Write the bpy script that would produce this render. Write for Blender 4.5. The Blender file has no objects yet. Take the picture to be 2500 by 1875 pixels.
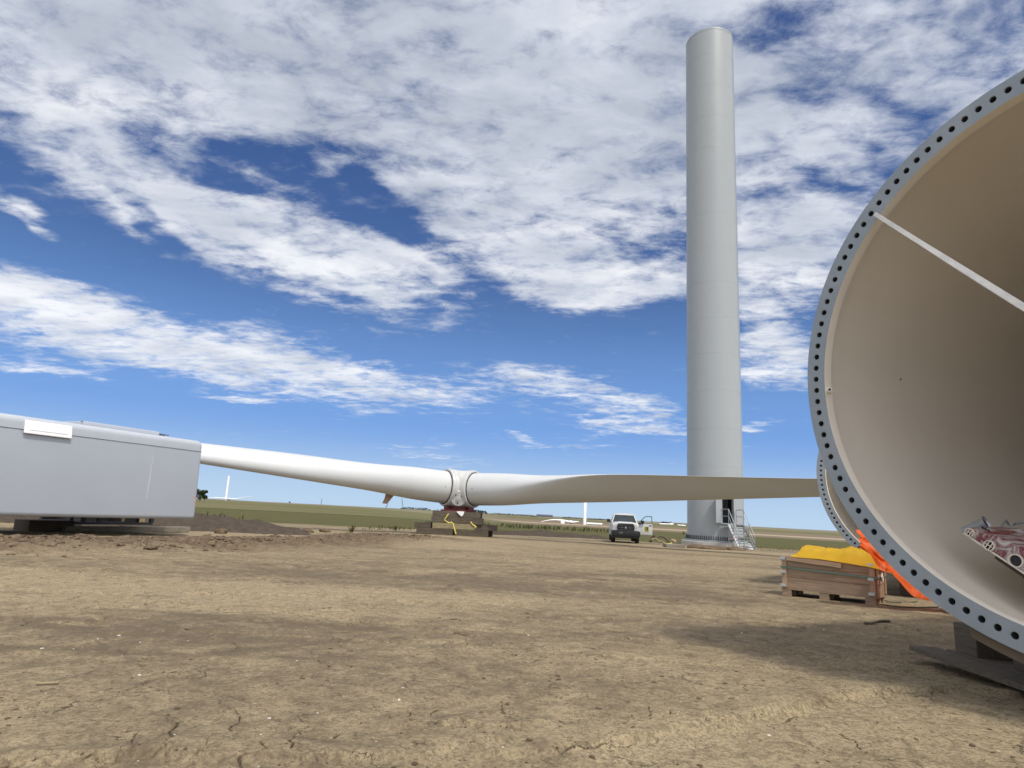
import bpy, bmesh, math, random
import numpy as np
from mathutils import Vector, Matrix
R = math.radians
scene = bpy.context.scene
random.seed(7)
rng = np.random.default_rng(11)

# ------------------------------------------------------------------ camera
PITCH, ROLL, EYE, FPX = 0.2004, 0.051, 1.15, 1565.0
cam_data = bpy.data.cameras.new("camera")
cam_data.sensor_width = 36.0
cam_data.lens = 36.0 * FPX / 2500.0
cam_data.clip_start = 0.05
cam_data.clip_end = 20000.0
cam = bpy.data.objects.new("camera", cam_data)
scene.collection.objects.link(cam)
CAM_R = Matrix.Rotation(math.pi / 2 + PITCH, 4, 'X') @ Matrix.Rotation(ROLL, 4, 'Z')
cam.matrix_world = Matrix.Translation((0, 0, EYE)) @ CAM_R
scene.camera = cam

def ray(px, py):
    return (CAM_R.to_3x3() @ Vector(((px - 1250) / FPX, -(py - 937.5) / FPX, -1.0))).normalized()

def at(px, py, Y):
    """the place on the photo's line of sight that lies Y metres ahead"""
    d = ray(px, py)
    return Vector((0, 0, EYE)) + d * (Y / d.y)

# ------------------------------------------------------------------ sun, sky, exposure
SUN_EL, SUN_AZ = R(57), math.atan2(0.53, -0.85)        # azimuth measured from +Y towards +X
sun_dir = Vector((math.sin(SUN_AZ) * math.cos(SUN_EL), math.cos(SUN_AZ) * math.cos(SUN_EL), math.sin(SUN_EL)))
sl = bpy.data.lights.new("sun", 'SUN')
sl.energy = 2.8
sl.angle = R(4.5)
sl.color = (1.0, 0.945, 0.85)
so = bpy.data.objects.new("sun", sl)
scene.collection.objects.link(so)
so.rotation_euler = sun_dir.to_track_quat('Z', 'Y').to_euler()
so.location = (20, -30, 60)
scene.view_settings.view_transform = 'Standard'
scene.view_settings.look = 'None'
scene.view_settings.gamma = 1.0
scene.view_settings.exposure = 0.0
scene.view_settings.use_curve_mapping = False

class NT:
    """small helper for writing node trees"""
    def __init__(self, tree):
        self.t = tree
        self.n = tree.nodes
    def add(self, kind, ins=None, **props):
        nd = self.n.new(kind)
        for k, v in props.items():
            setattr(nd, k, v)
        for k, v in (ins or {}).items():
            s = nd.inputs[k]
            if hasattr(v, 'is_output') or isinstance(v, bpy.types.NodeSocket):
                self.t.links.new(v, s)
            else:
                s.default_value = v
        return nd
    def math(self, op, a, b=None, c=None, clamp=False):
        ins = {0: a}
        if b is not None: ins[1] = b
        if c is not None: ins[2] = c
        nd = self.add('ShaderNodeMath', ins, operation=op)
        nd.use_clamp = clamp
        return nd.outputs[0]
    def ramp(self, fac, stops, interp='LINEAR'):
        nd = self.add('ShaderNodeValToRGB', {0: fac})
        cr = nd.color_ramp
        cr.interpolation = interp
        while len(cr.elements) < len(stops):
            cr.elements.new(0.5)
        for e, (p, c) in zip(cr.elements, stops):
            e.position = p
            e.color = c if len(c) == 4 else (*c, 1)
        return nd.outputs[0]
    def noise(self, vec, scale, detail=5, rough=0.55, dist=0.0, dims='3D'):
        return self.add('ShaderNodeTexNoise', {'Vector': vec, 'Scale': scale, 'Detail': detail, 'Roughness': rough, 'Distortion': dist},
                        noise_dimensions=dims).outputs[0]
    def mix(self, fac, a, b, blend='MIX'):
        nd = self.add('ShaderNodeMix', data_type='RGBA', blend_type=blend)
        for i, v in ((0, fac), (6, a), (7, b)):
            if isinstance(v, bpy.types.NodeSocket): self.t.links.new(v, nd.inputs[i])
            else: nd.inputs[i].default_value = v if i == 0 or len(v) == 4 else (*v, 1)
        return nd.outputs[2]
    def maprange(self, v, a, b, c=0.0, d=1.0, smooth=True):
        nd = self.add('ShaderNodeMapRange', {'Value': v, 'From Min': a, 'From Max': b, 'To Min': c, 'To Max': d},
                      interpolation_type='SMOOTHSTEP' if smooth else 'LINEAR')
        return nd.outputs[0]

world = bpy.data.worlds.new("World")
scene.world = world
world.use_nodes = True
w = NT(world.node_tree)
w.n.clear()
sky = w.add('ShaderNodeTexSky')
sky.sky_type = 'NISHITA'
sky.sun_disc = False
sky.sun_elevation = SUN_EL
sky.sun_rotation = SUN_AZ
sky.altitude = 600
sky.air_density = 1.0
sky.dust_density = 0.6
sky.ozone_density = 2.0
tc = w.add('ShaderNodeTexCoord').outputs['Generated']
sp = w.add('ShaderNodeSeparateXYZ', {0: tc})
X, Y, Z = sp.outputs
EL = w.math('ARCSINE', Z)
AZ = w.math('ARCTAN2', X, Y)
V = w.add('ShaderNodeCombineXYZ', {0: AZ, 1: EL, 2: 0.0}).outputs[0]
zz = w.math('ADD', w.math('MAXIMUM', Z, 0.0), 0.10)
P = w.add('ShaderNodeCombineXYZ', {0: w.math('DIVIDE', X, zz), 1: w.math('DIVIDE', Y, zz), 2: 0.0}).outputs[0]
# the cloud banks, each an ellipse on the sky (centre and axes given as sight lines, in units of the 2212 px photograph)
BLOBS = [
    (250, 90, 760, 250, 10, 1.0), (900, 170, 520, 260, 12, 1.0), (1330, 270, 330, 320, 20, 1.0), (1850, 200, 520, 330, 20, 0.72),
    (1300, -150, 1500, 200, 0, 0.8), (230, 390, 340, 75, 27, 0.75), (640, 520, 330, 95, 24, 1.05), (840, 600, 200, 75, 18, 0.7),
    (1080, 510, 260, 110, 27, 1.0), (1190, 600, 150, 75, 12, 0.75), (1400, 595, 140, 45, -5, 0.6), (1690, 560, 170, 150, 10, 0.85),
    (1690, 770, 150, 60, 8, 0.75), (1660, 690, 120, 40, 10, 0.45),
    (200, 700, 420, 80, 13, 0.75), (690, 800, 430, 64, 12, 0.76), (100, 640, 220, 40, 14, 0.4),
    (1260, 865, 280, 50, 15, 0.66), (70, 795, 170, 24, 8, 0.5), (550, 850, 130, 14, 4, 0.5), (1140, 958, 50, 12, 2, 0.5),
    (1250, 970, 80, 12, 4, 0.5), (1630, 918, 70, 20, 0, 0.55), (45, 455, 100, 20, 32, 0.55), (940, 985, 150, 30, 6, 0.3),
    (770, 330, 190, 85, 18, -0.18), (610, 300, 120, 45, 10, -0.30), (920, 480, 130, 45, 40, -0.30), (500, 330, 90, 26, 15, -0.25),
    (690, 350, 60, 26, 12, 0.45), (815, 300, 55, 22, 5, 0.42), (850, 395, 70, 24, 30, 0.45), (640, 260, 60, 22, 0, 0.3), (940, 470, 60, 22, 35, 0.3), (470, 385, 110, 28, 18, -0.6), (330, 470, 140, 22, 30, -0.4),
    (1440, 85, 110, 40, 0, -0.42), (1680, 60, 150, 55, -15, -0.40), (1930, 250, 90, 60, 30, -0.30), (1900, 360, 80, 50, 40, -0.30),
]
def az_el(px, py):
    d = ray(px * 1.1302, py * 1.1302)
    return math.atan2(d.x, d.y), math.asin(d.z)
cover = None
warp = w.add('ShaderNodeTexNoise', {'Vector': P, 'Scale': 1.1, 'Detail': 4.0, 'Roughness': 0.6})
wv = w.add('ShaderNodeVectorMath', {0: warp.outputs[1], 1: (0.5, 0.5, 0.5)}, operation='SUBTRACT').outputs[0]
wv = w.add('ShaderNodeVectorMath', {0: wv, 1: (0.22, 0.12, 0.0)}, operation='MULTIPLY').outputs[0]
VW = w.add('ShaderNodeVectorMath', {0: V, 1: wv}, operation='ADD').outputs[0]
for bx_, by_, a_, b_, ang, wt in BLOBS:
    c0 = az_el(bx_, by_)
    ca, sa = math.cos(R(ang)), math.sin(R(ang))
    e1 = az_el(bx_ + 20 * ca, by_ + 20 * sa)
    e2 = az_el(bx_ - 20 * sa, by_ + 20 * ca)
    v1 = (e1[0] - c0[0], e1[1] - c0[1]); v2 = (e2[0] - c0[0], e2[1] - c0[1])
    la = math.hypot(*v1) / 20 * a_; lb = math.hypot(*v2) / 20 * b_
    mp = w.add('ShaderNodeMapping', {'Vector': VW, 'Location': (c0[0], c0[1], 0), 'Rotation': (0, 0, math.atan2(v1[1], v1[0])),
                                     'Scale': (la, lb, 1.0)}, vector_type='TEXTURE')
    ln = w.add('ShaderNodeVectorMath', {0: mp.outputs[0]}, operation='LENGTH').outputs['Value']
    val = w.maprange(ln, 1.35, 0.35, 0.0, wt)
    cover = val if cover is None else w.math('ADD', cover, val)
# away from the view the sky is more than half clouded
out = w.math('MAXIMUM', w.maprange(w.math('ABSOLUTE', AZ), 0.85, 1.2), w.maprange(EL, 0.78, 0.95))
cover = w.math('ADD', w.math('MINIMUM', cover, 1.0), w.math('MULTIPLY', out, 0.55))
# billows: three octaves of texture on a flat cloud layer, drawn out along the wind
PM = w.add('ShaderNodeMapping', {'Vector': P, 'Rotation': (0, 0, R(28)), 'Scale': (1.0, 1.55, 1.0)}).outputs[0]
n1 = w.noise(PM, 2.0, 12, 0.64, 0.3)
n2 = w.noise(PM, 8.0, 10, 0.62, 0.35)
n4 = w.noise(P, 24.0, 8, 0.62, 0.5)
tex = w.math('MULTIPLY', w.math('SUBTRACT', n1, 0.5), 1.9)
tex = w.math('ADD', tex, w.math('MULTIPLY', w.math('SUBTRACT', n2, 0.5), 1.9))
tex = w.math('ADD', tex, w.math('MULTIPLY', w.math('SUBTRACT', n4, 0.5), 0.65))
tex = w.math('MULTIPLY', tex, w.maprange(cover, 0.0, 0.45, 0.55, 1.0))
dens = w.math('ADD', cover, tex)
alpha = w.maprange(dens, 0.10, 1.22)
low = w.maprange(EL, 0.005, 0.10)
alpha = w.math('MULTIPLY', alpha, w.math('MULTIPLY_ADD', low, 0.5, 0.45))
alpha = w.math('MULTIPLY_ADD', alpha, 0.985, 0.015)             # a thin veil everywhere
n3 = w.noise(PM, 2.6, 8, 0.56, 0.3)
shade = w.math('ADD', w.math('MULTIPLY', w.math('SUBTRACT', n3, 0.5), 2.7), w.math('MULTIPLY', w.math('SUBTRACT', 1.05, dens), 0.22))
shade = w.math('ADD', shade, 0.42, clamp=True)
shade = w.math('ADD', shade, w.maprange(EL, 0.62, 0.30, -0.22, 0.22), clamp=True)
ccol = w.ramp(shade, [(0.0, (0.50, 0.545, 0.63)), (0.45, (0.68, 0.72, 0.80)), (1.0, (0.94, 0.955, 0.985))])
sat = w.add('ShaderNodeHueSaturation', {'Hue': 0.513, 'Saturation': 1.27, 'Value': 1.0, 'Color': sky.outputs[0]}).outputs[0]
SKY = 0.097
sat = w.mix(w.maprange(EL, 0.36, 0.07, 0.0, 0.88), sat, (0.165 / SKY, 0.36 / SKY, 0.80 / SKY))
sat = w.mix(w.maprange(EL, 0.14, -0.01, 0.0, 1.0), sat, (0.50 / SKY, 0.67 / SKY, 0.86 / SKY))
bg_sky = w.add('ShaderNodeBackground', {'Color': sat, 'Strength': SKY})
toward = w.add('ShaderNodeVectorMath', {0: tc, 1: tuple(sun_dir)}, operation='DOT_PRODUCT').outputs['Value']
glow = w.math('MULTIPLY_ADD', w.math('POWER', w.math('MAXIMUM', toward, 0.0), 2.5), 0.95, 1.03)   # thin cloud shines near the sun
glow = w.math('MULTIPLY', glow, w.math('MULTIPLY_ADD', out, 1.55, 1.0))      # clouds out of view boosted as added fill for tube interior and shadows
ccol = w.mix(w.math('MULTIPLY', out, 0.8), ccol, (0.80, 0.755, 0.69))  # the boosted unseen clouds are also tinted warm, to warm the fill
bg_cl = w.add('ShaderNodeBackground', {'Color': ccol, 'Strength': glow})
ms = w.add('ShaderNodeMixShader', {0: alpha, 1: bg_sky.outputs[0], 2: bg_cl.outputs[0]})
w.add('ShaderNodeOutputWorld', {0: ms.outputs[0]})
world.cycles.sampling_method = 'MANUAL'
world.cycles.sample_map_resolution = 512

# ------------------------------------------------------------------ terrain heights
def sstep(a, b, x):
    t = np.clip((x - a) / (b - a), 0, 1)
    return t * t * (3 - 2 * t)

def _hash(ix, iy, seed):
    h = (ix.astype(np.int64) * 374761393 + iy.astype(np.int64) * 668265263 + seed * 974711) & 0x7fffffff
    h = (h ^ (h >> 13)) * 1274126177 & 0x7fffffff
    h = (h ^ (h >> 16)) & 0xffff
    return h / 65535.0
def vnoise(x, y, seed=0):
    ix = np.floor(x); iy = np.floor(y)
    fx = x - ix; fy = y - iy
    fx = fx * fx * (3 - 2 * fx); fy = fy * fy * (3 - 2 * fy)
    a = _hash(ix, iy, seed); b = _hash(ix + 1, iy, seed); c = _hash(ix, iy + 1, seed); d = _hash(ix + 1, iy + 1, seed)
    return (a + (b - a) * fx) * (1 - fy) + (c + (d - c) * fx) * fy
def fbm(x, y, octv=5, seed=0, gain=0.5):
    s = 0; a = 1; t = 0
    for o in range(octv):
        s = s + a * vnoise(x * 2 ** o + o * 17.3, y * 2 ** o - o * 9.1, seed + o); t += a; a *= gain
    return s / t

RD = np.array([0, 60, 150, 400, 840, 1500, 2500, 4500, 9000.])
RZ = np.array([0, -.56, -1.2, -3.2, -6.9, -6.2, -2.5, .6, 0.])
LD = np.array([0, 60, 130, 300, 800, 1530, 2600, 4500, 9000.])
LZ = np.array([0, -.56, -.42, .1, .25, .1, .3, .8, 0.])
def broad(x, y):
    d = np.hypot(x, y)
    az = np.degrees(np.arctan2(x, np.maximum(y, 1e-3)))
    t = sstep(-14, 3, az)
    z = np.interp(d, LD, LZ) * (1 - t) + np.interp(d, RD, RZ) * t
    return np.where(y > 0, np.where(d < 60, -0.0094 * np.maximum(y, 0), z), 0.0)
def gz(x, y):
    return float(broad(np.array([float(x)]), np.array([float(y)]))[0])
def gpt(px, py):
    """where the sight line of a photo point meets the ground"""
    d = ray(px, py)
    lo, hi = 0.5, 3000.0
    for _ in range(60):
        m = 0.5 * (lo + hi)
        p = Vector((0, 0, EYE)) + d * m
        if p.z > gz(p.x, p.y): lo = m
        else: hi = m
    return p

def seg_dist(x, y, pts):
    """distance to a polyline, and the signed side"""
    best = np.full(x.shape, 1e9); side = np.zeros(x.shape)
    for (x0, y0), (x1, y1) in zip(pts[:-1], pts[1:]):
        dx, dy = x1 - x0, y1 - y0
        L2 = dx * dx + dy * dy
        t = np.clip(((x - x0) * dx + (y - y0) * dy) / L2, 0, 1)
        ex, ey = x - x0 - t * dx, y - y0 - t * dy
        d = np.hypot(ex, ey)
        m = d < best
        best = np.where(m, d, best)
        side = np.where(m, np.sign(ex * dy - ey * dx), side)
    return best, side
def gline(pts):
    return [(gpt(px, py).x, gpt(px, py).y) for px, py in pts]
RIDGES = [   # ruts and low lips in the dried mud: photo points along the line, height, width
    (gline([(-60, 1868), (250, 1850), (560, 1838), (830, 1848), (1000, 1836), (1180, 1822)]), 0.028, 0.05),
    (gline([(1240, 1835), (1420, 1822), (1600, 1798), (1700, 1770)]), 0.032, 0.045),
    (gline([(1760, 1770), (1900, 1732), (2080, 1706), (2200, 1692), (2330, 1690), (2480, 1700)]), 0.035, 0.07),
    (gline([(1000, 1772), (1150, 1763), (1290, 1768)]), 0.022, 0.035),
    (gline([(1640, 1747), (1760, 1768)]), 0.022, 0.035),
    (gline([(1420, 1880), (1640, 1830), (1900, 1760), (2180, 1706)]), -0.022, 0.16),
    (gline([(-60, 1878), (400, 1870), (900, 1872), (1250, 1850)]), -0.02, 0.2),
]
FISSURES = [gline(q) for q in (
    [(1370, 1838), (1405, 1830), (1470, 1825), (1530, 1820), (1570, 1806), (1600, 1798)], [(1905, 1752), (1950, 1746), (1985, 1742), (2060, 1732)],
    [(1640, 1735), (1648, 1752), (1700, 1762), (1765, 1770)], [(1020, 1771), (1100, 1768), (1180, 1770)], [(-20, 1868), (120, 1852), (300, 1845), (420, 1836)],
    [(420, 1760), (421, 1790), (405, 1830), (400, 1850)], [(495, 1838), (510, 1815), (522, 1805)], [(740, 1780), (748, 1797), (770, 1803), (815, 1800), (830, 1785)],
    [(705, 1835), (720, 1812), (740, 1800)], [(575, 1735), (580, 1765), (568, 1790)], [(590, 1875), (592, 1848), (650, 1838), (630, 1815)], [(1000, 1735), (1000, 1750), (1060, 1745), (1075, 1730)],
    [(1115, 1745), (1128, 1755), (1125, 1770)], [(330, 1795), (345, 1785), (318, 1825), (308, 1840)], [(1225, 1720), (1232, 1742), (1330, 1735)], [(1845, 1700), (1820, 1682), (1800, 1664)],
    [(2290, 1745), (2240, 1720), (2200, 1700)], [(1575, 1725), (1590, 1745), (1600, 1760)], [(2050, 1790), (2090, 1810), (2110, 1840)])]
BERM = gline([(-700, 1322), (0, 1330), (420, 1334), (760, 1328), (960, 1312), (1040, 1316)])
def relief(x, y):
    d = np.hypot(x, y)
    z = (fbm(x * .22, y * .22, 3, 3) - .5) * .10 * sstep(3, 9, d)
    z = z + (fbm(x * 1.3, y * 1.3, 4, 5) - .5) * .022
    z = z + (fbm(x * 7, y * 7, 4, 9) - .5) * .016 + (fbm(x * 28, y * 28, 3, 12) - .5) * .007 * (1 - sstep(6, 14, d))
    track = np.abs(fbm(x * .35 + .25 * y, y * .9, 3, 14) - .5)            # old wheel ruts
    z = z - .035 * (1 - sstep(0, .035, track)) * sstep(4, 8, d)
    wx, wy = x + (fbm(x * 3, y * 3, 3, 21) - .5) * .25, y + (fbm(x * 3, y * 3, 3, 22) - .5) * .25
    wk, hk = 0.5 + fbm(x * 2, y * 2, 2, 23), .45 + fbm(x * 4, y * 4, 2, 24)
    for pts, h, wd in RIDGES:
        dd, side = seg_dist(wx, wy, pts)
        wd2 = wd * wk
        if h > 0:
            prof = np.where(side > 0, np.exp(-(dd / (wd2 * .55)) ** 2), np.exp(-(dd / (wd2 * 3.5)) ** 2))
            z = z + h * prof * hk
        else:
            z = z + h * np.exp(-(dd / wd2) ** 2)
    wx, wy = x + (fbm(x * 7, y * 7, 3, 25) - .5) * .10, y + (fbm(x * 7, y * 7, 3, 26) - .5) * .10
    near = d < 7
    if near.any():
        dz = np.zeros_like(x)
        for pts in FISSURES: dz[near] = np.maximum(dz[near], np.exp(-(seg_dist(wx[near], wy[near], pts)[0] / .008) ** 2))
        z = z - .011 * dz
    bd, _ = seg_dist(x, y, BERM)
    bm = 1 - sstep(.8, 3.4, bd + (fbm(x * .3, y * .3, 2, 30) - .5) * 3)
    rid = 1 - np.abs(2 * fbm(x * .28 + y * .1, y * .75, 4, 31) - 1)
    z = z + bm * (.17 * sstep(.55, 1.0, rid) + .30 * np.abs(fbm(x * 2.1, y * 2.1, 4, 33) - .5))
    return z, bm
def ground_z(x, y):
    xa = np.array([float(x)]); ya = np.array([float(y)])
    return float((broad(xa, ya) + relief(xa, ya)[0])[0])

# ------------------------------------------------------------------ materials
def pos_nodes(m):
    return m.add('ShaderNodeTexCoord').outputs['Object']
def new_mat(name):
    mt = bpy.data.materials.new(name)
    mt.use_nodes = True
    n = NT(mt.node_tree)
    bs = mt.node_tree.nodes['Principled BSDF']
    return mt, n, bs
def set_in(n, bs, **kw):
    for k, v in kw.items():
        s = bs.inputs[k.replace('_', ' ')]
        if isinstance(v, bpy.types.NodeSocket): n.t.links.new(v, s)
        else: s.default_value = v
def paint(name, col, rough=0.45, var=0.06, scale=3.0, bump=0.0, bscale=60, metal=0.0, dirt=None, dirt_amt=0.0, dscale=2.0, spec=0.5, stretch=(1, 1, 1)):
    """a real surface colour with wear: soft blotches, optional dirt and fine texture"""
    mt, n, bs = new_mat(name)
    p = pos_nodes(n)
    ps = n.add('ShaderNodeMapping', {'Vector': p, 'Scale': stretch}).outputs[0]
    f = n.noise(ps, scale, 6, 0.6)
    lo = tuple(c * (1 - var) for c in col); hi = tuple(min(1, c * (1 + var)) for c in col)
    c = n.ramp(f, [(0.3, lo), (0.7, hi)])
    if dirt:
        df = n.noise(ps, dscale, 8, 0.65, 0.4)
        dm = n.maprange(df, 0.62 - dirt_amt * .3, 0.85 - dirt_amt * .3, 0, min(1, dirt_amt * 1.6))
        c = n.mix(dm, c, dirt)
    rf = n.maprange(n.noise(p, scale * 3, 4), 0.3, 0.7, max(0.02, rough - .07), min(1, rough + .07))
    set_in(n, bs, Base_Color=c, Roughness=rf, Metallic=metal, Specular_IOR_Level=spec)
    if bump:
        b = n.add('ShaderNodeBump', {'Height': n.noise(ps, bscale, 5, 0.6), 'Strength': bump, 'Distance': 0.01})
        set_in(n, bs, Normal=b.outputs[0])
    return mt

M = {}
M['tower'] = paint('tower_paint', (0.345, 0.372, 0.378), 0.38, 0.03, .35, dirt=(.42, .42, .39), dirt_amt=.14, dscale=.5, stretch=(1, 1, .12))
M['seam'] = paint('seam_paint', (0.328, 0.354, 0.36), 0.45, 0.05)
M['white'] = paint('white_gelcoat', (0.72, 0.73, 0.72), 0.34, 0.03, .8, dirt=(.50, .48, .43), dirt_amt=.16, dscale=1.1)
M['blade'] = paint('blade_gelcoat', (0.53, 0.545, 0.54), 0.5, 0.035, .5, dirt=(.52, .50, .46), dirt_amt=.22, dscale=.9, stretch=(.25, 1.5, 1.5))
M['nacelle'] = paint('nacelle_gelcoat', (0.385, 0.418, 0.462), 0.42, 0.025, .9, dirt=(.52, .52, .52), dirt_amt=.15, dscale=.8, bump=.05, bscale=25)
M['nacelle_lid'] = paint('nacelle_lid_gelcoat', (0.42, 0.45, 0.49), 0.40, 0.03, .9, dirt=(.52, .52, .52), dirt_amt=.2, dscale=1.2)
M['hub'] = paint('hub_gelcoat', (0.50, 0.505, 0.49), 0.42, .04, 1.5, dirt=(.36, .34, .30), dirt_amt=.25, dscale=1.6)
M['film'] = paint('white_film', (0.80, 0.80, 0.79), 0.4, 0.05, 6, bump=.3, bscale=14)
M['shell_in'] = paint('interior_paint', (0.80, 0.74, 0.635), 0.62, 0.03, .8, bump=.07, bscale=240, dirt=(.62, .53, .42), dirt_amt=.14, dscale=.9, spec=.3)
M['neck'] = paint('neck_paint', (0.82, 0.76, 0.65), 0.55, 0.04, 2.0, dirt=(.40, .34, .25), dirt_amt=.15)
M['black'] = paint('black_plastic', (0.012, 0.012, 0.014), 0.45, 0.2, 20)
M['rubber'] = paint('rubber', (0.018, 0.018, 0.018), 0.8, 0.2, 10, bump=.3, bscale=40, dirt=(.12, .09, .06), dirt_amt=.3)
M['red'] = paint('red_steel', (0.125, 0.013, 0.012), 0.5, 0.15, 6, dirt=(.07, .03, .02), dirt_amt=.3)
M['galv'] = paint('galvanised_steel', (0.36, 0.38, 0.39), 0.42, 0.12, 9, metal=.55, dirt=(.25, .26, .26), dirt_amt=.3)
M['steel_dark'] = paint('dark_steel', (0.10, 0.105, 0.11), 0.5, 0.2, 8, metal=.4)
M['concrete'] = paint('concrete', (0.47, 0.46, 0.43), 0.85, 0.08, 3, bump=.3, bscale=30, dirt=(.26, .21, .15), dirt_amt=.3)
M['tarp_yellow'] = paint('yellow_tarp', (0.84, 0.56, 0.025), 0.42, 0.06, 5, bump=.15, bscale=9)
M['tarp_orange'] = paint('orange_tarp', (0.86, 0.165, 0.022), 0.45, 0.12, 4, bump=.25, bscale=9, dirt=(.55, .10, .02), dirt_amt=.4, dscale=3)
M['strap'] = paint('yellow_webbing', (0.62, 0.52, 0.12), 0.7, 0.1, 20)
M['glass_dark'] = paint('tinted_glass', (0.035, 0.045, 0.05), 0.08, 0.2, 2)
M['chrome'] = paint('lamp_glass', (0.55, 0.57, 0.58), 0.12, 0.15, 20, metal=.3)
M['rim'] = paint('grey_wheel_rim', (0.20, 0.20, 0.21), 0.4, 0.1, 10, metal=.5)
M['car'] = paint('white_car_paint', (0.52, 0.53, 0.52), 0.25, 0.03, 3, dirt=(.35, .29, .2), dirt_amt=.25, dscale=3)
M['sign_yellow'] = paint('yellow_sticker', (0.35, 0.30, 0.03), 0.5, 0.1, 10)
M['orange_mark'] = paint('orange_mark', (0.75, 0.22, 0.06), 0.5, 0.1, 10)
M['rust_streak'] = paint('pale_scuff', (0.78, 0.72, 0.68), 0.5, 0.1, 3)
M['light_green'] = paint('strap_green', (0.10, 0.16, 0.12), 0.5, 0.1, 8)
M['cable'] = paint('green_cable', (0.045, 0.06, 0.035), 0.6, 0.1, 8)
M['fin'] = paint('brown_edge', (0.42, 0.29, 0.19), 0.6, 0.15, 4)
M['trunk'] = paint('bark', (0.09, 0.07, 0.05), 0.9, 0.2, 5)
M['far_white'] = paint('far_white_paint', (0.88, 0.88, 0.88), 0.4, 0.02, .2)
M['barn'] = paint('barn_cladding', (0.11, 0.11, 0.14), 0.7, 0.1, .3)
M['clip'] = paint('zinc_clip', (0.50, 0.53, 0.53), 0.4, 0.08, 20, metal=.4)

def wood(name, col, dark, scale=1.0, grey=None, rough=0.8):
    mt, n, bs = new_mat(name)
    p = pos_nodes(n)
    st = n.add('ShaderNodeMapping', {'Vector': p, 'Scale': (1.2 * scale, 16 * scale, 16 * scale)}).outputs[0]
    g = n.noise(st, 1.6, 8, 0.62, 1.4)
    c = n.ramp(g, [(0.28, dark), (0.5, col), (0.75, tuple(min(1, v * 1.25) for v in col))])
    bl = n.noise(p, 2.2, 5, 0.6)
    c = n.mix(n.maprange(bl, .45, .75, 0, .55), c, grey or dark)
    b = n.add('ShaderNodeBump', {'Height': g, 'Strength': .5, 'Distance': .006})
    set_in(n, bs, Base_Color=c, Roughness=rough, Normal=b.outputs[0], Specular_IOR_Level=.25)
    return mt
M['wood_crate'] = wood('pale_crate_plywood', (0.335, 0.245, 0.165), (0.21, 0.145, 0.095), .7, (0.265, 0.20, 0.145))
M['wood_light'] = wood('sawn_pine', (0.40, 0.285, 0.19), (0.27, 0.18, 0.115), .8, (0.33, 0.25, 0.18))
M['wood_grey'] = wood('weathered_timber', (0.235, 0.21, 0.165), (0.095, 0.08, 0.06), 1.0, (0.16, 0.135, 0.10))
M['wood_dark'] = wood('dark_mat_timber', (0.105, 0.085, 0.06), (0.03, 0.024, 0.018), 1.0, (0.055, 0.045, 0.035))
M['wood_mat'] = wood('brown_mat_timber', (0.115, 0.096, 0.072), (0.055, 0.044, 0.032), 1.0, (0.10, 0.082, 0.06))
M['wood_straw'] = wood('straw_coloured_timber', (0.28, 0.235, 0.135), (0.16, 0.125, 0.07), 1.0, (0.24, 0.20, 0.12))

def flange_mat():
    mt, n, bs = new_mat('zinc_flange')
    p = pos_nodes(n)
    a = n.noise(p, 2.5, 8, .65, .5)
    c = n.ramp(a, [(.3, (.225, .265, .29)), (.55, (.27, .31, .335)), (.8, (.33, .365, .385))])
    st = n.maprange(n.noise(p, 9, 6, .7, .8), .62, .72, 0, .6)
    c = n.mix(st, c, (.16, .19, .205))
    sc = n.add('ShaderNodeMapping', {'Vector': p, 'Scale': (6, 6, 6), 'Rotation': (.4, .3, .6)}).outputs[0]
    wh = n.maprange(n.noise(sc, 1.4, 9, .75, 1.2), .645, .72, 0, .8)
    c = n.mix(wh, c, (.50, .54, .56))
    b = n.add('ShaderNodeBump', {'Height': n.noise(p, 40, 4), 'Strength': .08, 'Distance': .01})
    set_in(n, bs, Base_Color=c, Roughness=n.maprange(a, .3, .7, .42, .62), Metallic=.12, Normal=b.outputs[0])
    return mt
M['flange'] = flange_mat()

def plastic_wrap_mat():
    mt, n, bs = new_mat('red_load_under_clear_film')
    p = pos_nodes(n)
    st = n.add('ShaderNodeMapping', {'Vector': p, 'Scale': (1.2, 5, 5), 'Rotation': (0, 0.35, .25)}).outputs[0]
    f = n.noise(st, 2.6, 8, .65, 1.2)
    c = n.ramp(f, [(.34, (.17, .018, .022)), (.44, (.22, .06, .06)), (.51, (.33, .24, .225)), (.62, (.58, .54, .51))])
    b = n.add('ShaderNodeBump', {'Height': f, 'Strength': .8, 'Distance': .03})
    set_in(n, bs, Base_Color=c, Roughness=.22, Normal=b.outputs[0])
    return mt
M['wrap'] = plastic_wrap_mat()

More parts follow.
